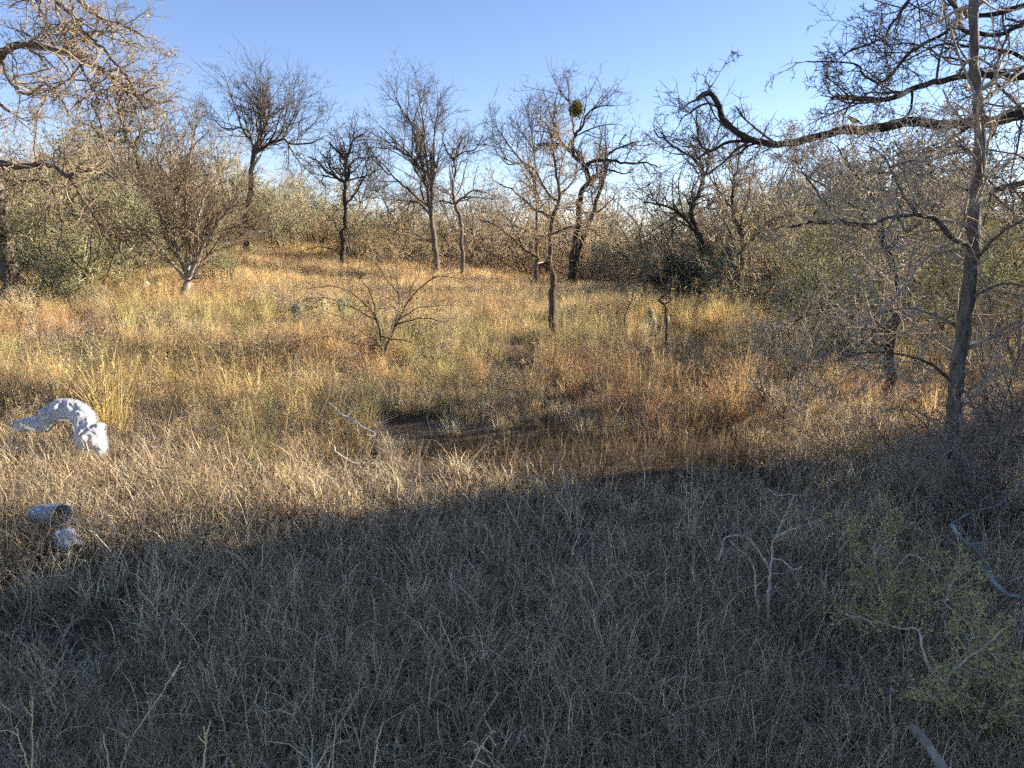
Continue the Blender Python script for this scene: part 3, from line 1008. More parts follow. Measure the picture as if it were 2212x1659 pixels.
BR = [('wisp', 60, 700, .5), ('low', 150, 760, .9), ('wisp', 230, 690, .45), ('low', 330, 720, .8), ('olive', 110, 660, .5), ('wisp', 430, 760, .4), ('low', 520, 800, .8), ('low', 700, 840, .7),
      ('wisp', 1660, 770, .5), ('wisp', 1750, 800, .55), ('low', 1560, 850, .7), ('low', 1700, 900, .9), ('thorn', 2150, 940, .6), ('thorn', 2190, 1000, .55), ('low', 2120, 1080, 1.1),
      ('low', 1990, 1050, .8), ('low', 2200, 1150, .9), ('thorn', 2080, 850, .6), ('low', 1480, 760, .5), ('low', 1000, 720, .5), ('low', 1120, 860, .6)]
BN = {'wisp': 'wispy straw-coloured bush', 'low': 'low grey-brown twiggy bush', 'olive': 'small olive bush', 'thorn': 'small bare thorny bush'}
for i, (k_, u_, v_, s_) in enumerate(BR):
    put(k_, u_, v_, s_, BN[k_] + ' in grass ' + near_mark(u_) + (', farther back' if v_ < 720 else ', farther on' if v_ < 830 else ', near the shade edge' if v_ < 1000 else ', close by'), 'bush', 'low brush in the grass')
put('dark', 1500, 640, 1.0, 'dark green shrub at the far end of the field beside the bent tree')

# ------------------------------------------------------------------ grass and ground cover (stuff)
STRAW = np.array((0.71, 0.55, 0.325))
GOLD = np.array((0.76, 0.60, 0.31))
GREY = np.array((0.76, 0.60, 0.42))
RED = np.array((0.54, 0.38, 0.255))
GREEN = np.array((0.33, 0.33, 0.17))

def blades(g, n, cx, cy, rad, hmin, hmax, lean, bend, w, seg, kink, tint, z0=None):
    """ribbon blades, each a strip of its own: vertices, quads, colours. cx, cy may be one place or one for each blade"""
    a = g.uniform(0, 2 * np.pi, n)
    r = rad * np.sqrt(g.uniform(0, 1, n))
    base = np.stack([cx + r * np.cos(a), cy + r * np.sin(a), np.full(n, -0.03)], 1)
    az = g.uniform(0, 2 * np.pi, n)
    L = g.uniform(hmin, hmax, n)
    th = np.abs(g.normal(0, 1, n)) * lean
    bd = bend * g.uniform(0.3, 1.7, n)
    ww = w * g.uniform(0.5, 1.5, n)
    pts = [base]
    for k in range(seg):
        t = th + bd * (k / seg) ** 1.2
        azk = az + kink * g.normal(0, 1, n) * (k / seg)
        d = np.stack([np.sin(t) * np.cos(azk), np.sin(t) * np.sin(azk), np.cos(t)], 1)
        nx = pts[-1] + d * (L / seg)[:, None]
        nx[:, 2] = np.maximum(nx[:, 2], 0.004 + 0.03 * g.uniform(0, 1, n))
        pts.append(nx)
    P = np.stack(pts, 1)
    sa = az + np.pi / 2 + g.normal(0, 0.6, n)
    side = np.stack([np.cos(sa), np.sin(sa), np.zeros(n)], 1)
    tap = np.interp(np.linspace(0, 1, seg + 1), [0, 0.2, 0.6, 0.85, 1], [0.8, 1.0, 0.85, 0.5, 0.12])
    off = side[:, None, :] * (ww[:, None] * tap[None, :])[..., None] * 0.5
    V = np.stack([P - off, P + off], 2).reshape(-1, 3)
    m_ = 2 * (seg + 1)
    k = np.arange(seg) * 2
    q = np.stack([k, k + 1, k + 3, k + 2], 1)
    Q = ((np.arange(n) * m_)[:, None, None] + q[None]).reshape(-1, 4)
    tint = np.asarray(tint, float)
    if tint.ndim == 1:
        tint = tint[None].repeat(n, 0)
    C = tint.repeat(m_, 0)
    return V, Q, C

def sprays(g, V, n, seg, heads, hl, w, tint, lo=0.55):
    """little drooping seed sprays near the tops of n stalks made by blades()"""
    mid = V.reshape(n, seg + 1, 2, 3).mean(2)
    K = n * heads
    i = np.repeat(np.arange(n), heads)
    t = g.uniform(lo, 1.0, K) * seg
    j = np.minimum(seg - 1, t.astype(int))
    f = (t - j)[:, None]
    p0 = mid[i, j] * (1 - f) + mid[i, j + 1] * f
    a = g.uniform(0, 2 * np.pi, K)
    d = np.stack([np.cos(a), np.sin(a), g.uniform(-0.1, 1.3, K)], 1)
    d /= np.linalg.norm(d, axis=1, keepdims=True)
    l = (hl * g.uniform(0.5, 1.4, K))[:, None]
    s = np.cross(d, np.array([0.3, 0.2, 0.9]))
    s /= np.linalg.norm(s, axis=1, keepdims=True)
    p1 = p0 + d * l * 0.6
    p2 = p0 + d * l - np.array([0, 0, 0.25]) * l
    W = np.stack([p0 - s * w * .4, p0 + s * w * .4, p1 - s * w * .9, p1 + s * w * .9, p2 - s * w * .3, p2 + s * w * .3], 1).reshape(-1, 3)
    q = ((np.arange(K) * 6)[:, None, None] + np.array([[0, 1, 3, 2], [2, 3, 5, 4]])[None]).reshape(-1, 4)
    return W, q, np.asarray(tint)[None].repeat(K * 6, 0)

def merge(parts):
    V, Q, C, o = [], [], [], 0
    for v, q, c in parts:
        V.append(v)
        Q.append(q + o)
        C.append(c)
        o += len(v)
    return np.concatenate(V), np.concatenate(Q), np.concatenate(C)

def disc(g, n, Rr):
    a = g.uniform(0, 2 * np.pi, n)
    r = Rr * np.sqrt(g.uniform(0, 1, n))
    return r * np.cos(a), r * np.sin(a)

protos = {}
def proto_set(key, meshes, material):
    c = bpy.data.collections.new(key)
    for i, (v, q, cl) in enumerate(meshes):
        me = mesh_np(key, v, q, smooth=False)
        me.materials.append(material)
        a = me.attributes.new('ct', 'FLOAT_COLOR', 'POINT')
        a.data.foreach_set('color', np.concatenate([np.clip(cl, 0.01, 0.85), np.ones((len(cl), 1))], 1).astype(np.float32).ravel())
        o = bpy.data.objects.new('%s_patch_%02d' % (key, i), me)
        c.objects.link(o)
    protos[key] = (c, len(meshes))

def short_patch(seed):
    """matted, curled, dead short grass, 0.9 m across its radius"""
    g = np.random.default_rng(seed)
    parts = []
    n = 170
    X, Y_ = disc(g, n, 0.9)
    for x, y in zip(X, Y_):
        k = int(g.integers(8, 30))
        tn = (GREY if g.uniform() < 0.62 else STRAW if g.uniform() < 0.85 else GREEN) * g.uniform(0.45, 1.35)
        parts.append(blades(g, k, x, y, g.uniform(0.03, 0.16), 0.08, 0.16 + 0.20 * g.uniform(), g.uniform(0.4, 0.9), g.uniform(1.0, 2.6), 0.0044, 5, 0.8, tn))
    X, Y_ = disc(g, 1500, 0.95)
    tn = GREY[None] * g.uniform(0.3, 1.0, (1500, 1))
    parts.append(blades(g, 1500, X, Y_, 0.01, 0.10, 0.34, 1.25, 0.45, 0.0040, 4, 1.3, tn))
    X, Y_ = disc(g, 60, 0.95)
    parts.append(blades(g, 60, X, Y_, 0.01, 0.2, 0.42, 0.55, 1.6, 0.0032, 6, 0.5, STRAW[None] * g.uniform(0.9, 1.3, (60, 1))))
    return merge(parts)

def tall_patch(seed, red=0.25, stalks=7, clumps=34):
    """bunch grass with weeds and seeding stalks, 1 m across its radius"""
    g = np.random.default_rng(seed)
    parts = []
    X, Y_ = disc(g, clumps, 1.0)
    for x, y in zip(X, Y_):
        k = int(g.integers(30, 80))
        u = g.uniform()
        tn = (GOLD if u < 0.28 else GREEN * 1.1 if u < 0.38 else RED if u < 0.5 else STRAW) * g.uniform(0.6, 1.2)
        h = g.uniform(0.22, 0.45) if g.uniform() < 0.65 else g.uniform(0.5, 0.78)
        parts.append(blades(g, k, x, y, g.uniform(0.04, 0.10), h * 0.4, h, g.uniform(0.2, 0.5), g.uniform(0.5, 1.2), 0.0044, 5, 0.25, tn))
    X, Y_ = disc(g, int(clumps * red * 2), 1.0)
    for x, y in zip(X, Y_):
        tn = (RED if g.uniform() < 0.6 else GREY) * g.uniform(0.8, 1.2)
        k = int(g.integers(6, 14))
        h = g.uniform(0.28, 0.55)
        b = blades(g, k, x, y, 0.08, h * 0.6, h, 0.3, 0.4, 0.0036, 5, 0.15, tn)
        parts.append(b)
        parts.append(sprays(g, b[0], k, 5, 14, 0.085, 0.0032, tn, 0.25))
    X, Y_ = disc(g, stalks, 1.0)
    for x, y in zip(X, Y_):
        k = int(g.integers(2, 6))
        tn = (GOLD if g.uniform() < 0.5 else STRAW * 1.15) * g.uniform(0.9, 1.3)
        b = blades(g, k, x, y, 0.10, 0.5, 0.9, 0.14, 0.3, 0.0036, 5, 0.1, tn)
        parts.append(b)
        parts.append(sprays(g, b[0], k, 5, 9, 0.07, 0.0034, tn))
    X, Y_ = disc(g, 700, 1.05)
    parts.append(blades(g, 700, X, Y_, 0.01, 0.12, 0.36, 1.1, 0.5, 0.0046, 4, 1.2, (GREY * 0.85)[None] * g.uniform(0.5, 1.2, (700, 1))))
    return merge(parts)

def field_patch(seed):
    g = np.random.default_rng(seed)
    parts = []
    n = 2600
    X, Y_ = disc(g, n, 1.6)
    tn = STRAW[None] * g.uniform(0.7, 1.25, (n, 1)) * np.array([1, 1, 1.0])
    parts.append(blades(g, n, X, Y_, 0.05, 0.16, 0.40, 0.45, 0.8, 0.0095, 3, 0.2, tn))
    for x, y in zip(*disc(g, 30, 1.6)):
        k = int(g.integers(14, 30))
        parts.append(blades(g, k, x, y, 0.10, 0.3, 0.6, 0.2, 0.5, 0.008, 4, 0.1, (GOLD if g.uniform() < 0.4 else RED if g.uniform() < 0.3 else STRAW) * g.uniform(0.8, 1.2)))
    return merge(parts)

G = M['grass']
proto_set('short', [short_patch(300 + i) for i in range(5)], G)
proto_set('tall', [tall_patch(360 + i, (0.1, 0.25, 0.6, 0.2, 0.35)[i]) for i in range(5)], G)
proto_set('field', [field_patch(440 + i) for i in range(4)], G)
proto_set('stalks', [(lambda g: merge([(lambda b: merge([b, sprays(g, b[0], 5, 5, 9, 0.07, 0.003, GOLD)]))(blades(g, 5, 0, 0, 0.12, 0.5, 0.95, 0.15, 0.35, 0.0034, 5, 0.1, STRAW * 1.15))]))(np.random.default_rng(480 + i)) for i in range(4)], G)
def tuft(seed):
    g = np.random.default_rng(seed)
    b = blades(g, 18, 0, 0, 0.07, 0.45, 0.75, 0.16, 0.4, 0.0034, 5, 0.1, GOLD * 1.15)
    return merge([blades(g, 130, 0, 0, 0.09, 0.2, 0.62, 0.26, 0.7, 0.0042, 5, 0.2, (GOLD if seed % 2 else STRAW)[None] * g.uniform(0.75, 1.25, (130, 1))), b,
                  sprays(g, b[0], 18, 5, 8, 0.05, 0.003, GOLD)])
def dead_tuft(seed):
    g = np.random.default_rng(seed)
    return merge([blades(g, 85, 0, 0, 0.10, 0.14, 0.36, 0.55, 1.9, 0.0046, 6, 0.5, GREY[None] * g.uniform(0.6, 1.5, (85, 1))),
                  blades(g, 8, 0, 0, 0.08, 0.25, 0.45, 0.5, 1.4, 0.0034, 6, 0.4, STRAW[None] * g.uniform(0.9, 1.3, (8, 1)))])
proto_set('thatch', [(lambda g: blades(g, 260, *disc(g, 260, 0.4), 0.01, 0.1, 0.34, 1.35, 0.3, 0.0042, 4, 1.3, GREY[None] * g.uniform(0.3, 0.9, (260, 1))))(np.random.default_rng(560 + i)) for i in range(3)], G)
proto_set('dead', [dead_tuft(540 + i) for i in range(5)], G)
proto_set('clump', [tuft(520 + i) for i in range(5)], G)
def pebble(seed):
    import bmesh
    g = np.random.default_rng(seed)
    v = np.array([(x, y, z) for x in (-1, 0, 1) for y in (-1, 0, 1) for z in (-1, 0, 1) if (x, y, z) != (0, 0, 0)], float)
    v /= np.linalg.norm(v, axis=1, keepdims=True)
    v *= g.uniform(0.8, 1.15, (len(v), 1)) * np.array([1, 0.8, 0.6]) * 0.5
    bm = bmesh.new()
    for p_ in v:
        bm.verts.new(p_)
    bmesh.ops.convex_hull(bm, input=bm.verts)
    me = bpy.data.meshes.new('pebble')
    bm.to_mesh(me)
    bm.free()
    return me

def scatter(name, key, pts, rots, scl, tints):
    c, n = protos[key]
    K = len(pts)
    me = bpy.data.meshes.new(name)
    me.vertices.add(K)
    me.vertices.foreach_set('co', np.asarray(pts, np.float32).ravel())
    at_ = me.attributes.new('rot', 'FLOAT_VECTOR', 'POINT')
    at_.data.foreach_set('vector', np.asarray(rots, np.float32).ravel())
    at_ = me.attributes.new('scl', 'FLOAT', 'POINT')
    at_.data.foreach_set('value', np.asarray(scl, np.float32).ravel())
    at_ = me.attributes.new('pick', 'INT', 'POINT')
    at_.data.foreach_set('value', nrg.integers(0, n, K).astype(np.int32))
    at_ = me.attributes.new('tint', 'FLOAT_COLOR', 'POINT')
    at_.data.foreach_set('color', np.concatenate([np.asarray(tints, np.float32), np.ones((K, 1), np.float32)], 1).ravel())
    o = link(name, me, None)
    o['kind'] = 'stuff'
    ng = bpy.data.node_groups.new(name, 'GeometryNodeTree')
    ng.interface.new_socket('Geometry', in_out='INPUT', socket_type='NodeSocketGeometry')
    ng.interface.new_socket('Geometry', in_out='OUTPUT', socket_type='NodeSocketGeometry')
    gi = ng.nodes.new('NodeGroupInput')
    go = ng.nodes.new('NodeGroupOutput')
    ci = ng.nodes.new('GeometryNodeCollectionInfo')
    ci.inputs['Collection'].default_value = c
    ci.inputs['Separate Children'].default_value = True
    ci.inputs['Reset Children'].default_value = True
    ip = ng.nodes.new('GeometryNodeInstanceOnPoints')
    ip.inputs['Pick Instance'].default_value = True
    def named(nm, ty):
        a = ng.nodes.new('GeometryNodeInputNamedAttribute')
        a.data_type = ty
        a.inputs['Name'].default_value = nm
        return a.outputs['Attribute']
    ng.links.new(gi.outputs[0], ip.inputs['Points'])
    ng.links.new(ci.outputs[0], ip.inputs['Instance'])
    ng.links.new(named('pick', 'INT'), ip.inputs['Instance Index'])
    ng.links.new(named('rot', 'FLOAT_VECTOR'), ip.inputs['Rotation'])
    ng.links.new(named('scl', 'FLOAT'), ip.inputs['Scale'])
    ng.links.new(ip.outputs[0], go.inputs[0])
    md = o.modifiers.new('scatter', 'NODES')
    md.node_group = ng
    return o

def nz(x, y, s, o=0.0):
    return noise.noise(Vector((x * s + o, y * s - o * 1.7, o * 0.37 + 0.5)))

def trodden(x, y):
    """flattened hollow in front of the field, right of centre"""
    return math.exp(-(((x - 0.8) / 1.15) ** 2 + ((y - 5.25) / 0.85) ** 2))

def cover(name, key, step, y0, y1, keep, scale, tint, seed=1, m_=1.6):
    """patches on a jittered grid, tilted with the ground"""
    g = np.random.default_rng(seed)
    P, S, T, Ro = [], [], [], []
    y = y0
    while y < y1:
        xm = 0.72 * y + m_
        x = -xm
        while x < xm:
            px, py = x + g.uniform(-0.45, 0.45) * step, y + g.uniform(-0.45, 0.45) * step
            if key in ('tall', 'clump') and ((px + 3.0) / 1.0) ** 2 + ((py - 4.75) / 0.85) ** 2 < 1:
                x += step
                continue
            if g.uniform() < keep(px, py):
                e = 0.5
                zx = (terrain(px + e, py) - terrain(px - e, py)) / (2 * e)
                zy = (terrain(px, py + e) - terrain(px, py - e)) / (2 * e)
                n_ = Vector((-zx, -zy, 1)).normalized()
                q = n_.to_track_quat('Z', 'Y')
                from mathutils import Quaternion
                q = q @ Quaternion((0, 0, 1), g.uniform(0, 6.28))
                if key in ('clump', 'dead', 'stalks'):
                    q = q @ Quaternion((1, 0, 0), g.normal(0, 0.16))
                P.append((px, py, terrain(px, py)))
                Ro.append(tuple(q.to_euler('XYZ')))
                S.append(scale(px, py) * g.uniform(0.88, 1.12))
                T.append(np.array(tint(px, py)) * g.uniform(0.9, 1.1))
            x += step
        y += step
    scatter(name, key, P, Ro, S, T)
    return len(P)

W1 = (1, 1, 1)
def t_mid(x, y):
    a = nz(x, y, 0.30, 8)
    b = nz(x, y, 0.33, 21)
    c = np.array((1.0, 1.0, 1.0))
    if b > 0.1:
        c = c * np.array((0.95, 0.84, 0.78))
    elif a > 0.1:
        c = c * np.array((1.08, 1.05, 0.88))
    elif a < -0.22:
        c = c * np.array((0.82, 0.88, 0.75))
    return c
cnt = [
    cover('short_grass', 'short', 0.95, 2.9, 9.0, lambda x, y: 0.0 if trodden(x, y) > 0.30 else 1.0 if y < 5.2 else 0.6, lambda x, y: 0.7 if 4.6 < y < 6.9 and -0.6 < x < 2.6 else 1.0, lambda x, y: W1, 11),
    cover('shade_tinted_thatch', 'thatch', 0.42, 4.0, 6.8, lambda x, y: 1.0 if trodden(x, y) > 0.3 else 0.0, lambda x, y: 1.0, lambda x, y: (0.42, 0.39, 0.36), 20),  # trodden mulch, tint darkened further to carry the hollow's shade
    cover('verge_grass', 'short', 0.60, 0.7, 2.9, lambda x, y: 0.96 - 0.85 * math.exp(-(((x + 0.75) / 0.45) ** 2 + ((y - 1.95) / 0.3) ** 2)), lambda x, y: 0.62, lambda x, y: W1, 12),
    cover('dead_tufts', 'dead', 0.42, 1.5, 6.5, lambda x, y: 0 if trodden(x, y) > 0.3 else 0.75 if nz(x, y, 0.9, 77) > 0.08 else 0.08, lambda x, y: 0.8 + 0.4 * nz(x, y, 1.1, 80), lambda x, y: W1, 18),
    cover('tall_grass', 'tall', 1.0, 4.4, 17.5, lambda x, y: (0.0 if trodden(x, y) > 0.22 else 0.88) * (sstep(4.6, 5.9, y + 0.45 * max(0, -x - 0.3) - 0.25 * max(0, x))) * (0.55 if x > 2.2 and y < 8.5 else 1), lambda x, y: 0.66 + 0.08 * sstep(5, 9, y) + 0.36 * nz(x, y, 0.55, 14), t_mid, 13),
    cover('field_grass', 'field', 1.3, 14.0, 44, lambda x, y: 0.97, lambda x, y: 0.72, lambda x, y: np.array((1.05, 1.02, 0.98)) * (1 + 0.25 * nz(x, y, 0.2, 5)), 16, 4),
    cover('golden_tufts', 'clump', 0.52, 4.6, 15, lambda x, y: (0.8 if nz(x, y, 0.4, 50) > 0.06 else 0.14) * sstep(4.4, 6.6, y + 0.3 * max(0, -x)) * (0 if trodden(x, y) > 0.2 else 1) * (0.4 if x > 2 and y < 8 else 1), lambda x, y: 0.78 + 0.6 * nz(x, y, 1.4, 61), t_mid, 19),
    cover('seeding_grass', 'stalks', 0.9, 2.6, 6.0, lambda x, y: 0.35 if x < -1.2 else 0.06, lambda x, y: 0.7, lambda x, y: W1, 17),
]
print('patches', cnt)

# small stones on the bare soil near the viewer
c = bpy.data.collections.new('pebbles')
pm = plain_mat('pebble_stone', (0.40, 0.37, 0.33), 0.85)
for i in range(4):
    me = pebble(500 + i)
    me.materials.append(pm)
    c.objects.link(bpy.data.objects.new('pebble_%02d' % i, me))
protos['pebble'] = (c, 4)
P = []
while len(P) < 420:
    x, y = rng.gauss(-0.75, 0.7), rng.gauss(2.0, 0.4)
    if y > 1.2:
        P.append((x, y, terrain(x, y) + 0.004))
scatter('pebbles', 'pebble', P, [(rng.uniform(0, 6), rng.uniform(0, 6), rng.uniform(0, 6)) for _ in P], [rng.uniform(0.006, 0.026) for _ in P], [(0.3, 0.3, 0.3)] * len(P))

# ------------------------------------------------------------------ prickly pears
pad_m, nt, out = mat('cactus_pad')
tc = N(nt, 'ShaderNodeTexCoord')
vo = N(nt, 'ShaderNodeTexVoronoi')
vo.inputs['Scale'].default_value = 22
nt.links.new(tc.outputs['Object'], vo.inputs[0])
cc = ramp(nt, vo.outputs['Distance'], [(0.05, (0.42, 0.37, 0.22)), (0.15, (0.20, 0.215, 0.10)), (0.8, (0.27, 0.28, 0.14))])
bs = N(nt, 'ShaderNodeBsdfPrincipled')
bs.inputs['Roughness'].default_value = 0.55
nt.links.new(cc, bs.inputs['Base Color'])
nt.links.new(bs.outputs[0], out.inputs[0])

def pad_mesh():
    vs, q = [], []
    nu, nv = 14, 8
    for i in range(nv + 1):
        ph = math.pi * i / nv - math.pi / 2
        for k in range(nu):
            th = 2 * math.pi * k / nu
            x = math.cos(ph) * math.cos(th)
            z = math.cos(ph) * math.sin(th)
            y = math.sin(ph)
            w = 0.40 * (0.72 + 0.28 * sstep(-1, 0.6, z))
            vs.append((x * w, y * 0.075, 0.5 + z * 0.5))
    for i in range(nv):
        for k in range(nu):
            k2 = (k + 1) % nu
            q.append((i * nu + k, i * nu + k2, (i + 1) * nu + k2, (i + 1) * nu + k))
    me = mesh_np('pad', vs, q)
    me.materials.append(pad_m)
    return me
PAD = pad_mesh()

def prickly_pear(label, u, v, pads, lift=0.0):
    p = ground_hit(u, v)
    root = thing('prickly_pear', label, 'cactus', (p.x, p.y, terrain(p.x, p.y)))
    for (dx, dy, dz, s, rz, lean) in pads:
        o = link('pad', PAD, None, root)
        o.location = (dx, dy, dz * 0.8 - 0.04)
        o.scale = (s * 0.85, s * 0.85, s * 0.85)
        o.rotation_euler = (rng.gauss(0, 0.1), lean, rz)
    return root
prickly_pear('prickly pear clump with pale dusty pads behind the arching thorn bush', 735, 705,
             [(0.0, 0, 0.10, 0.34, 0.2, 0.1), (0.02, 0.04, 0.38, 0.32, 0.35, 0.12), (-0.30, 0.1, 0.12, 0.32, 1.2, -0.15), (-0.31, 0.1, 0.40, 0.27, 1.0, -0.1),
              (-0.52, 0.05, 0.10, 0.30, 0.4, -0.2), (-0.56, 0.05, 0.36, 0.24, 0.1, -0.25), (-0.80, 0.1, 0.2, 0.36, 0.3, -0.2), (0.22, 0.1, 0.08, 0.26, 0.7, 0.4)])
prickly_pear('small prickly pear with one upright green pad beside the goblet-shaped sapling', 1420, 735,
             [(0.0, 0, 0.06, 0.26, 0.5, 0.0), (-0.08, 0, 0.27, 0.26, 0.2, -0.12), (0.10, 0.03, 0.22, 0.20, 0.9, 0.5), (0.13, 0, 0.36, 0.17, 0.3, 0.2), (-0.11, 0, 0.47, 0.20, 0.3, -0.05)])
prickly_pear('shaded prickly pear clump under the shrubs near the leaning tree', 285, 640,
             [(0.0, 0, 0.1, 0.32, 0.3, 0.1), (0.25, 0.1, 0.15, 0.3, 1.0, 0.2), (-0.3, 0, 0.12, 0.34, 0.2, -0.2), (0.55, 0, 0.14, 0.3, 0.6, 0.15)])

# ------------------------------------------------------------------ mistletoe
mp = at(*C2((1448, 308)), 24.3)
root = thing('mistletoe', 'round yellow-green mistletoe clump high in the spreading dark tree', 'mistletoe', mp)
acc = []
rg = random.Random(5)
for k in range(40):
    d = rvec(rg).normalized()
    twig(acc, Vector((0, 0, 0)), d, rg.uniform(0.2, 0.34), 0.006, 1, style(wig=0.2, up=0, kids=[0, 4], angle=(20, 60), ratio=(0.3, 0.6), rmin=0.003), rg)
link('stems', tube_mesh('stems', acc, Vector()), M['twig_green'], root)
g = nrg.normal(size=(1500, 3))
g /= np.linalg.norm(g, axis=1, keepdims=True)
g *= (nrg.uniform(0.1, 1, (1500, 1)) ** 0.5) * np.array([0.22, 0.22, 0.30]) * (1 + 0.15 * nrg.normal(size=(1500, 1)))
v, q = leaf_quads(g, 0.06)
link('leaves', mesh_np('leaves', v, q, smooth=False), M['leaf_mistletoe'], root)

# ------------------------------------------------------------------ the small bird on the dead limb
limb_pts = big[1][1][0]
bu, bv = 1840, 270
bq = min(limb_pts, key=lambda q: (project(q)[0] - bu) ** 2 + (project(q)[1] - bv) ** 2)
bird_m = bark_mat('feathers', (0.05, 0.035, 0.025), (0.20, 0.13, 0.08), 30, 0.1)
belly_m = plain_mat('pale_feathers', (0.34, 0.27, 0.20), 0.9)
def blob(name, profile, mtl, parent, loc, rot=(0, 0, 0), sides=10):
    """a rounded body turned about +X: profile of (x, radius, height offset)"""
    vs, q = [], []
    for (x, r, h) in profile:
        for k in range(sides):
            a = 2 * math.pi * k / sides
            vs.append((x, r * 0.85 * math.cos(a), h + r * math.sin(a)))
    for i in range(len(profile) - 1):
        for k in range(sides):
            k2 = (k + 1) % sides
            q.append((i * sides + k, i * sides + k2, (i + 1) * sides + k2, (i + 1) * sides + k))
    o = link(name, mesh_np(name, vs, q), mtl, parent)
    o.location = loc
    o.rotation_euler = rot
    return o
ur = max(0.05, 0.5 * 22 * 9.0 / F)
bird = thing('bird', 'small brown bird perched on the long dead limb', 'bird', (bq.x, bq.y - 0.02, bq.z + ur * 0.85))
blob('body', [(-0.062, 0.002, 0.085), (-0.057, 0.012, 0.085), (-0.044, 0.021, 0.083), (-0.030, 0.022, 0.077), (-0.018, 0.024, 0.066), (0.0, 0.031, 0.054), (0.025, 0.030, 0.044), (0.048, 0.018, 0.036), (0.066, 0.010, 0.030), (0.105, 0.009, 0.016), (0.122, 0.002, 0.010)], bird_m, bird, (0, 0, 0))
blob('beak', [(-0.078, 0.001, 0.082), (-0.066, 0.004, 0.084), (-0.058, 0.006, 0.085)], M['bark_dark'], bird, (0, 0, 0), sides=6)
for s in (-1, 1):
    blob('leg', [(0, 0.002, 0), (0.02, 0.0018, 0), (0.042, 0.0018, 0)], M['bark_dark'], bird, (0.004, s * 0.012, 0.035), (0, R(90), 0), sides=5)
    blob('wing', [(-0.02, 0.003, 0.05), (0.0, 0.017, 0.05), (0.03, 0.017, 0.043), (0.07, 0.006, 0.03), (0.085, 0.001, 0.024)], bird_m, bird, (0, s * 0.020, 0.008), sides=7)

# ------------------------------------------------------------------ litter: plastic bag, jar, crumpled plastic
m, nt, out = mat('white_plastic_film')
d = N(nt, 'ShaderNodeBsdfPrincipled')
d.inputs['Base Color'].default_value = (0.50, 0.50, 0.50, 1)
d.inputs['Roughness'].default_value = 0.38
t = N(nt, 'ShaderNodeBsdfTranslucent')
t.inputs[0].default_value = (0.5, 0.52, 0.55, 1)
ms = N(nt, 'ShaderNodeMixShader')
ms.inputs[0].default_value = 0.28
tc = N(nt, 'ShaderNodeTexCoord')
no = N(nt, 'ShaderNodeTexNoise')
no.inputs['Scale'].default_value = 16
no.inputs['Detail'].default_value = 5
no.inputs['Distortion'].default_value = 0.6
nt.links.new(tc.outputs['Object'], no.inputs[0])
bp = N(nt, 'ShaderNodeBump')
bp.inputs['Strength'].default_value = 0.5
bp.inputs['Distance'].default_value = 0.02
nt.links.new(no.outputs[0], bp.inputs['Height'])
nt.links.new(bp.outputs[0], d.inputs['Normal'])
nt.links.new(d.outputs[0], ms.inputs[1])
nt.links.new(t.outputs[0], ms.inputs[2])
nt.links.new(ms.outputs[0], out.inputs[0])
M['film'] = m

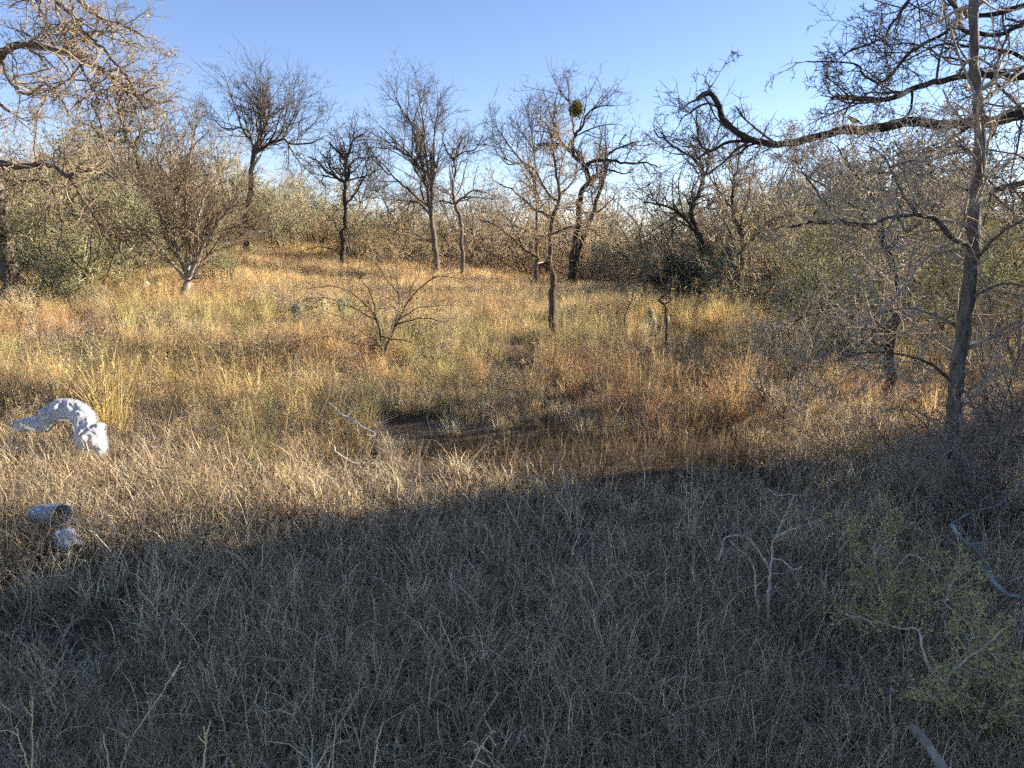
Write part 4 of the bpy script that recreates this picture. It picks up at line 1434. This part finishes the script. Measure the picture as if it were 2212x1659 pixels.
def build_bag():
    """a puffy crumpled bag slumped into an arch, traced outline with real thickness"""
    base = ground_hit(130, 1005)
    px = base.y / math.cos(R(PITCH)) / F
    outl = [(125, 475), (140, 415), (200, 385), (290, 365), (335, 305), (372, 262), (420, 228), (500, 224), (570, 242), (640, 286), (696, 345), (724, 420), (752, 412), (784, 432), (790, 500), (815, 560), (830, 640), (800, 720),
            (740, 660), (670, 690), (612, 640), (566, 560), (570, 500), (548, 440), (510, 412), (460, 412), (412, 440), (392, 490), (330, 500), (250, 480), (190, 500)]
    k_ = 0.2821 * px
    poly = np.array([((x - 460) * k_, -(y - 560) * k_) for x, y in outl])
    x0, y0 = poly.min(0)
    x1, y1 = poly.max(0)
    nx, ny = 120, 84
    gx, gy = np.meshgrid(np.linspace(x0, x1, nx), np.linspace(y0, y1, ny), indexing='ij')
    P = np.stack([gx.ravel(), gy.ravel()], 1)
    ins = np.zeros(len(P), bool)
    dist = np.full(len(P), 1e9)
    for i in range(len(poly)):
        a, b = poly[i], poly[(i + 1) % len(poly)]
        c = ((a[1] > P[:, 1]) != (b[1] > P[:, 1])) & (P[:, 0] < (b[0] - a[0]) * (P[:, 1] - a[1]) / (b[1] - a[1] + 1e-12) + a[0])
        ins ^= c
        ab = b - a
        t = np.clip(((P - a) @ ab) / (ab @ ab), 0, 1)
        dist = np.minimum(dist, np.linalg.norm(P - (a + t[:, None] * ab), axis=1))
    d = np.where(ins, dist, 0)
    dm = d.max()
    h = 0.085 * np.sqrt(d / dm)
    def ridge(v_):
        return 1 - 2.2 * abs(noise.noise(v_))
    cr = np.array([0.5 * noise.noise(Vector((x * 6, y * 6, 1))) + 0.42 * ridge(Vector((x * 8 + 0.5 * y * 8, y * 5, 5))) + 0.30 * ridge(Vector((x * 15, y * 15 - x * 6, 9))) + 0.16 * ridge(Vector((x * 34, y * 34, 3))) for x, y in P])
    f = np.minimum(1, d / (0.25 * dm))
    front = h * 0.8 + f * cr * 0.042
    back = -h * 0.8 - f * 0.01 * cr
    lean = 0.45
    def place(z):
        return np.stack([P[:, 0], -z * math.cos(lean) + P[:, 1] * math.sin(lean), P[:, 1] * math.cos(lean) + z * math.sin(lean) + 0.17], 1) * np.array([1.12, 1.12, 1.0])
    V = np.concatenate([place(front), place(back)])
    ok = ins.reshape(nx, ny)
    idx = np.arange(nx * ny).reshape(nx, ny)
    cell = ok[:-1, :-1] & ok[1:, :-1] & ok[1:, 1:] & ok[:-1, 1:]
    I = np.argwhere(cell)
    q = np.stack([idx[I[:, 0], I[:, 1]], idx[I[:, 0] + 1, I[:, 1]], idx[I[:, 0] + 1, I[:, 1] + 1], idx[I[:, 0], I[:, 1] + 1]], 1)
    Q = np.concatenate([q, q[:, ::-1] + nx * ny])
    used = np.unique(Q)
    rm = np.full(len(V), -1)
    rm[used] = np.arange(len(used))
    o = link('plastic_bag', mesh_np('plastic_bag', V[used], rm[Q]), M['film'])
    o.location = (base.x, base.y, terrain(base.x, base.y))
    tag(o, 'crumpled white plastic bag arched over the grass at the left', 'bag')
build_bag()

m, nt, out = mat('clear_plastic')
gl = N(nt, 'ShaderNodeBsdfGlossy')
gl.inputs['Roughness'].default_value = 0.12
gl.inputs['Color'].default_value = (0.9, 0.93, 0.97, 1)
tr = N(nt, 'ShaderNodeBsdfTransparent')
tr.inputs[0].default_value = (0.86, 0.89, 0.92, 1)
df = N(nt, 'ShaderNodeBsdfDiffuse')
df.inputs[0].default_value = (0.60, 0.61, 0.62, 1)
lw = N(nt, 'ShaderNodeLayerWeight')
lw.inputs[0].default_value = 0.35
m1 = N(nt, 'ShaderNodeMixShader')
m2 = N(nt, 'ShaderNodeMixShader')
nt.links.new(lw.outputs['Fresnel'], m1.inputs[0])
nt.links.new(tr.outputs[0], m1.inputs[1])
nt.links.new(gl.outputs[0], m1.inputs[2])
m2.inputs[0].default_value = 0.5
nt.links.new(m1.outputs[0], m2.inputs[1])
nt.links.new(df.outputs[0], m2.inputs[2])
nt.links.new(m2.outputs[0], out.inputs[0])
M['clear'] = m

def lathe(name, prof, sides, mtl, parent, crump=0.0):
    vs, q = [], []
    for (x, r) in prof:
        for k in range(sides):
            a = 2 * math.pi * k / sides
            rr = r * (1 + crump * noise.noise(Vector((x * 30, math.cos(a) * 2, math.sin(a) * 2))))
            vs.append((x, rr * math.cos(a), rr * math.sin(a)))
    for i in range(len(prof) - 1):
        for k in range(sides):
            k2 = (k + 1) % sides
            q.append((i * sides + k, i * sides + k2, (i + 1) * sides + k2, (i + 1) * sides + k))
    return link(name, mesh_np(name, vs, q), mtl, parent)

def jar(label, u, v, Lh, r, rz, tilt, lift, crump, name):
    p = ground_hit(u, v)
    root = thing(name, label, 'plastic litter' if crump > 0.2 else 'jar', (p.x, p.y, terrain(p.x, p.y) + lift))
    root.rotation_euler = (0, tilt, rz)
    w = 0.0025
    o = lathe('body', [(-Lh / 2, 0.001), (-Lh / 2, r * 0.6), (-Lh / 2 + 0.008, r * 0.95), (-Lh * 0.3, r), (-Lh * 0.1, r * 1.0), (Lh * 0.2, r), (Lh * 0.36, r * 0.98), (Lh * 0.42, r * 0.93), (Lh / 2, r * 0.93),
                       (Lh / 2, r * 0.93 - w), (Lh * 0.42, r * 0.93 - w), (Lh * 0.36, r * 0.98 - w), (-Lh / 2 + 0.012, r * 0.93)], 28, M['clear'], root, crump)
    rim = lathe('rim', [(Lh * 0.455, r * 0.95), (Lh * 0.47, r * 0.99), (Lh * 0.5, r * 0.99), (Lh * 0.515, r * 0.95), (Lh * 0.5, r * 0.91)], 28, M['film'], root, crump)
    return root
jar('clear plastic jar lying open-mouthed on the grass below the white bag', 110, 1150, 0.24, 0.056, R(-24), R(-10), 0.10, 0.12, 'plastic_jar')
jar('crumpled clear plastic cup half hidden in grass below the jar', 150, 1195, 0.14, 0.045, R(-40), R(25), 0.06, 0.6, 'plastic_cup')

# ------------------------------------------------------------------ fallen sticks, foreground stems
def stick(name, label, cat, conv, polys, lift, mtl, Yfix=None, seed=1, twigs=0, tm=None, drop=None, sides=6, group=None, v=None, tl=0.12, leaf=0):
    """a branched stick described by its picture lines; first line is the main piece"""
    u0, v0 = conv(polys[0][0][0])
    g = ground_hit(u0, v if v else v0)
    Y = Yfix or g.y
    built = limb_paths(conv, Y, polys, 0.02, seed)
    org = built[0][0][0].copy()
    org.z = terrain(org.x, org.y)
    if drop:                                            # rooted stem: run down into the soil
        p, r = built[0]
        b = p[0]
        gz = terrain(b.x, b.y)
        if b.z > gz:
            p[:0] = [Vector((b.x + 0.01, b.y + 0.01, gz - 0.04)), Vector((b.x, b.y, (b.z + gz) / 2))]
            r[:0] = [r[0], r[0]]
    root = thing(name, label, cat, org, group)
    for i, (p, r) in enumerate(built):
        link('stem' if i == 0 else 'branch', tube_mesh('branch', [(p, r, sides)], org, 0.10), mtl, root)
    if twigs:
        acc = []
        rg = random.Random(seed)
        for _ in range(twigs):
            p, r = built[rg.randrange(len(built))]
            i = rg.randrange(1, len(p) - 1)
            twig(acc, p[i], ((p[i + 1] - p[i]).normalized() + rvec(rg) * 0.6).normalized(), tl * rg.uniform(0.5, 1.5), max(0.0012, r[i] * 0.6), 1, style(wig=0.3, up=0.03, kids=[0, 3], angle=(30, 80), ratio=(0.3, 0.6), rmin=0.0011), rg)
        tw = link('twigs', tube_mesh('twigs', acc, org), tm or mtl, root)
        tw['kind'] = 'stuff'
        if leaf:
            v_, q_ = leaf_quads(tip_points(acc, leaf, 0.006) - np.array(org), 0.013)
            lv = link('leaves', mesh_np('leaves', v_, q_, smooth=False), M['leaf_small'], root)
            lv['kind'] = 'stuff'
    return root

stick('dead_branch', 'bleached white forked stick caught in the grass left of centre', 'branch', C5,
      [([(375, 620), (450, 690), (530, 722), (585, 772), (650, 802), (640, 822), (600, 815)], 5, 4, -0.15), ([(440, 722), (520, 730), (560, 760)], 4, 3, 0.05), ([(300, 640), (330, 690), (370, 740)], 2.2, 1.5, 0.1)],
      0.3, M['dead_white'], 5.6, 3, 5, M['dead_white'])
stick('dead_branch', 'short bleached stick in dark grass below the forked white stick', 'branch', C5,
      [([(405, 880), (420, 920), (490, 965), (560, 992), (640, 985)], 4.5, 3, -0.1)], 0.3, M['dead_white'], 4.9, 4)
stick('dead_branch', 'pale lichen-crusted fallen branch at the right below the grey trunk', 'branch', C8,
      [([(1340, 508), (1400, 580), (1460, 622), (1510, 700), (1540, 770), (1600, 832), (1690, 855)], 9, 10, -0.3), ([(1345, 508), (1470, 440), (1600, 400), (1680, 300)], 5, 3, 0.5), ([(1460, 622), (1510, 585)], 4, 3, 0.1)],
      0.3, M['bark_lichen'], 3.0, 5, 4, M['twig_grey'])
stick('dead_branch', 'thick pale broken branch end lying at the bottom right', 'branch', C8,
      [([(1150, 1462), (1210, 1520), (1260, 1590), (1300, 1650), (1330, 1700)], 20, 24, -0.1)], 0.1, M['bark_pale'], 1.9, 6, sides=10)
stick('dry_stem', 'straight pale dry stem leaning in the sunlit grass left of centre', 'stem', C5,
      [([(370, 1225), (300, 1100), (245, 985)], 3, 1.6, 0.1)], 0, M['dead_white'], 5.0, 7, drop=True)
stick('dry_stem', 'long pale fallen stem slanting in front of the black trunk', 'stem', C3,
      [([(430, 1450), (500, 1500), (570, 1560), (640, 1590)], 4, 3, -0.3)], 0, M['dead_white'], 6.9, 8)

M['twig_pale'] = twig_mat('twig_pale', (0.24, 0.20, 0.15), (0.56, 0.49, 0.38))
M['twig_pale_green'] = twig_mat('twig_pale_green', (0.26, 0.235, 0.10), (0.56, 0.49, 0.26))
stick('bare_shrub', 'grey bare branching stem with a crooked top in the right foreground', 'shrub', C8,
      [([(470, 985), (480, 830), (490, 740), (500, 650), (510, 576), (600, 530), (680, 505), (752, 480)], 8.1, 3.4, 0.3),
       ([(490, 740), (450, 660), (375, 568), (280, 570), (262, 620), (248, 680)], 5.4, 3.4, -0.1),
       ([(500, 685), (550, 680), (600, 722), (640, 708)], 4.1, 2.7, -0.15),
       ([(505, 600), (540, 510), (570, 440), (600, 370), (520, 372), (478, 338)], 4.1, 2.7, 0.2),
       ([(600, 372), (640, 370)], 3.4, 2.7, 0)],
      0, M['stem_pale'], None, 11, 26, M['twig_pale'], drop=True, v=1365)
stick('bare_shrub', 'second thin grey stem just left of the crooked-top stem', 'shrub', C8,
      [([(432, 985), (420, 800), (396, 680), (340, 630), (300, 588)], 6.8, 2.7, -0.1)], 0, M['stem_pale'], None, 12, 5, M['twig_pale'], drop=True, v=1360)
stick('twiggy_shrub', 'pale green-grey stubby-twigged shrub at the bottom right corner', 'shrub', C8,
      [([(1470, 1690), (1410, 1420), (1310, 1262), (1232, 1172), (1192, 1012), (1100, 1000), (1000, 970), (840, 932)], 9.7, 3.3, 0.35),
       ([(1310, 1262), (1400, 1130), (1452, 1020), (1380, 940), (1290, 862)], 6.8, 3.3, 0.25),
       ([(1330, 880), (1345, 800), (1386, 700)], 4.9, 2.9, 0.1),
       ([(1320, 1225), (1420, 1140), (1500, 1090), (1592, 1000)], 6.8, 4.2, -0.1),
       ([(1410, 1420), (1330, 1330), (1230, 1310), (1140, 1275)], 5.8, 3.3, -0.2),
       ([(1452, 1020), (1475, 920), (1440, 860)], 3.9, 1.7, 0.2),
       ([(1500, 1090), (1600, 1180), (1680, 1220)], 3.9, 1.7, -0.1),
       ([(1440, 1530), (1560, 1420), (1680, 1415)], 4.9, 3.3, -0.1)],
      0, M['stem_pale'], 2.15, 13, 170, M['twig_pale_green'], drop=True, tl=0.11, leaf=2200)
stick('twiggy_shrub', 'dry-topped pale shrub with yellow-green base left of the bottom right corner shrub', 'shrub', C8,
      [([(1090, 1290), (1060, 1100), (1040, 950), (1000, 800), (955, 720), (940, 780), (872, 790)], 6.8, 2.5, 0.3),
       ([(955, 720), (900, 660), (885, 600), (870, 465)], 3.9, 1.7, 0.1),
       ([(1000, 800), (985, 650), (1050, 555), (1040, 450)], 4.4, 2.5, 0.1),
       ([(1040, 900), (1060, 770), (1140, 652), (1220, 690), (1290, 790)], 4.4, 2.1, -0.1),
       ([(1060, 1000), (1100, 900), (1160, 850)], 3.9, 1.7, 0.1),
       ([(1050, 1050), (960, 940), (880, 950)], 3.9, 1.7, -0.15),
       ([(1080, 1200), (960, 1150), (905, 1310)], 3.9, 2.5, -0.2),
       ([(1070, 1150), (1150, 1000), (1170, 900)], 3.9, 1.7, 0.1)],
      0, M['stem_pale'], 2.7, 14, 190, M['twig_pale_green'], drop=True, tl=0.10, leaf=2600)
stick('twiggy_shrub', 'sparse crooked grey twigs between the two bottom right shrubs', 'shrub', C8,
      [([(620, 1400), (660, 1300), (750, 1165)], 3.9, 2.5, 0.1), ([(640, 1350), (740, 1330), (800, 1275), (870, 1268)], 3.9, 2.5, -0.1), ([(960, 1480), (965, 1380), (985, 1330)], 3.4, 2.5, 0.1)],
      0, M['stem_pale'], 2.4, 15, 30, M['twig_pale'], drop=True)

# seed-headed stalks rising at the bottom edge
stalk_m = twig_mat('straw_stalk', (0.60, 0.47, 0.22), (0.82, 0.68, 0.36))
def stalk(label, conv, polys, Y, seed):
    polys = [(p_, a_ * 1.5, b_ * 1.4, d_) for p_, a_, b_, d_ in polys]
    return stick('grass_stalk', label, 'grass stalk', conv, polys, 0, stalk_m, Y, seed, 0, drop=True, sides=4)
stalk('long straw grass stalk leaning right at the bottom left', C6, [([(610, 1140), (640, 1040), (690, 930), (800, 770), (905, 600)], 3, 2, 0.25), ([(885, 640), (910, 595), (925, 565)], 5, 2, 0.02), ([(880, 640), (910, 610), (950, 595)], 2.5, 1.5, 0.02)], 1.9, 21)
stalk('straw stalk with a three-pronged seed head at the bottom edge', C6, [([(1035, 1180), (1042, 1080), (1052, 990)], 4, 3, 0.05), ([(1052, 990), (1058, 930), (1076, 868)], 4, 2, 0.02), ([(1050, 990), (1045, 930), (1040, 900)], 4.5, 2, -0.02), ([(1050, 995), (1028, 970), (1015, 950)], 4, 2, 0.0)], 1.75, 22)
stalk('upright knotted straw stalk at the bottom left corner', C6, [([(165, 1160), (165, 1000), (167, 850), (168, 745)], 3, 2.2, 0.08), ([(166, 850), (145, 830), (125, 800)], 2.6, 1.5, 0.0), ([(167, 810), (155, 790), (150, 770)], 2.6, 1.6, 0.0)], 1.75, 23)
stalk('curved straw stalk bending left at the bottom left corner', C6, [([(150, 1160), (130, 1060), (95, 960), (50, 925), (0, 920)], 3, 1.6, 0.05), ([(95, 960), (90, 930), (88, 905)], 3, 2, 0.0)], 1.7, 24)
stalk('short straw stalk beside the long leaning stalk', C6, [([(545, 1160), (550, 1050), (530, 980), (530, 935)], 3, 2, 0.05)], 1.7, 25)
stalk('bare straight straw stalk right of the three-pronged stalk', C6, [([(1900, 1160), (1925, 1000), (1952, 878)], 2.6, 1.8, 0.1)], 1.75, 26)
stalk('zigzag straw stalk with stubby side spikes at the bottom centre', C7, [([(530, 1700), (565, 1615), (602, 1545), (640, 1490), (652, 1470), (620, 1410)], 3, 1.8, 0.12), ([(602, 1545), (580, 1560), (558, 1570)], 3.5, 2, 0), ([(602, 1547), (630, 1570), (655, 1586)], 3.5, 2, 0), ([(565, 1610), (610, 1635), (645, 1656)], 3.5, 2, 0), ([(640, 1492), (660, 1520), (676, 1550)], 3, 1.6, 0), ([(652, 1472), (676, 1471)], 3.5, 2.5, 0), ([(590, 1560), (545, 1520), (500, 1545)], 2.4, 1.4, 0)], 1.75, 27)

# ------------------------------------------------------------------ evergreen trees beside and behind the viewer that shade the verge
def evergreen_kind(seed, H, W, n, skirt=0.25):
    g = np.random.default_rng(seed)
    cl = []
    for k in range(17):
        a = g.uniform(0, 6.28)
        z = g.uniform(skirt, 0.93)
        r = W * np.sqrt(max(0.05, 1 - ((z - 0.5) / 0.55) ** 2)) * g.uniform(0.35, 1.05)
        cl.append((r * math.cos(a), r * math.sin(a), z * H, W * g.uniform(0.20, 0.55)))
    cl = np.array(cl)
    i = g.integers(0, len(cl), n)
    d = g.normal(size=(n, 3))
    d /= np.linalg.norm(d, axis=1, keepdims=True)
    c = cl[i, :3] + d * cl[i, 3:4] * g.uniform(0.2, 1.0, (n, 1)) ** 0.45
    v, q = leaf_quads(c, 0.22)
    crown = mesh_np('crown', v, q, smooth=False)
    crown.materials.append(M['leaf_dark_green'])
    pts = [Vector((0, 0, -0.2)), Vector((0.05, 0, H * 0.25)), Vector((-0.03, 0.05, H * 0.5)), Vector((0, 0, H * 0.8))]
    trunk = tube_mesh('trunk', [(*smooth_path(pts, [0.16, 0.13, 0.09, 0.04], 4, 0.02), 9)], Vector(), 0.06)
    trunk.materials.append(M['bark_brown'])
    return trunk, crown
EV = [evergreen_kind(601, 4.0, 1.7, 9000, 0.10), evergreen_kind(602, 4.0, 1.5, 9000, 0.10), evergreen_kind(604, 4.0, 1.6, 8000, 0.5)]
def evergreen(x, y, s, k, label, sz=None):
    tr, cr = EV[k]
    root = thing('evergreen_tree', label, 'tree', (x, y, terrain(x, y)), 'evergreens shading the verge')
    root.scale = (s, s, sz or s)
    root.rotation_euler = (0, 0, x * 1.7)
    link('trunk', tr, None, root)
    link('crown', cr, None, root)
ex = [(9.7, 5.1, 1.15, 1.5, 'tallest dense evergreen'), (10.2, 2.5, 1.1, 1.15, 'dense dark evergreen'), (12.8, 6.0, 1.2, 1.55, 'broad tall evergreen'), (13.4, 3.4, 1.2, 1.35, 'broad dark evergreen'), (9.2, 0.4, 1.0, 1.0, 'low dense evergreen')]
for i, (x, y, s, sz, lab) in enumerate(ex):
    evergreen(x, y, s, i % 2 if i < 5 else 2, lab + ' beyond the right edge, shading the near grass', sz)

# things that would share a label are told apart by their place beside each other
same = {}
for o in sc.objects:
    if o.parent is None and o.get('label'):
        same.setdefault(o['label'], []).append(o)
for lab, lst in same.items():
    if 1 < len(lst) < 4 and len(lab.split()) <= 13:
        lst.sort(key=lambda o: o.location.x / max(0.1, o.location.y))
        for o, w in zip(lst, ('left', 'right') if len(lst) == 2 else ('left', 'middle', 'right')):
            o['label'] = lab + ', the ' + w + ' one'
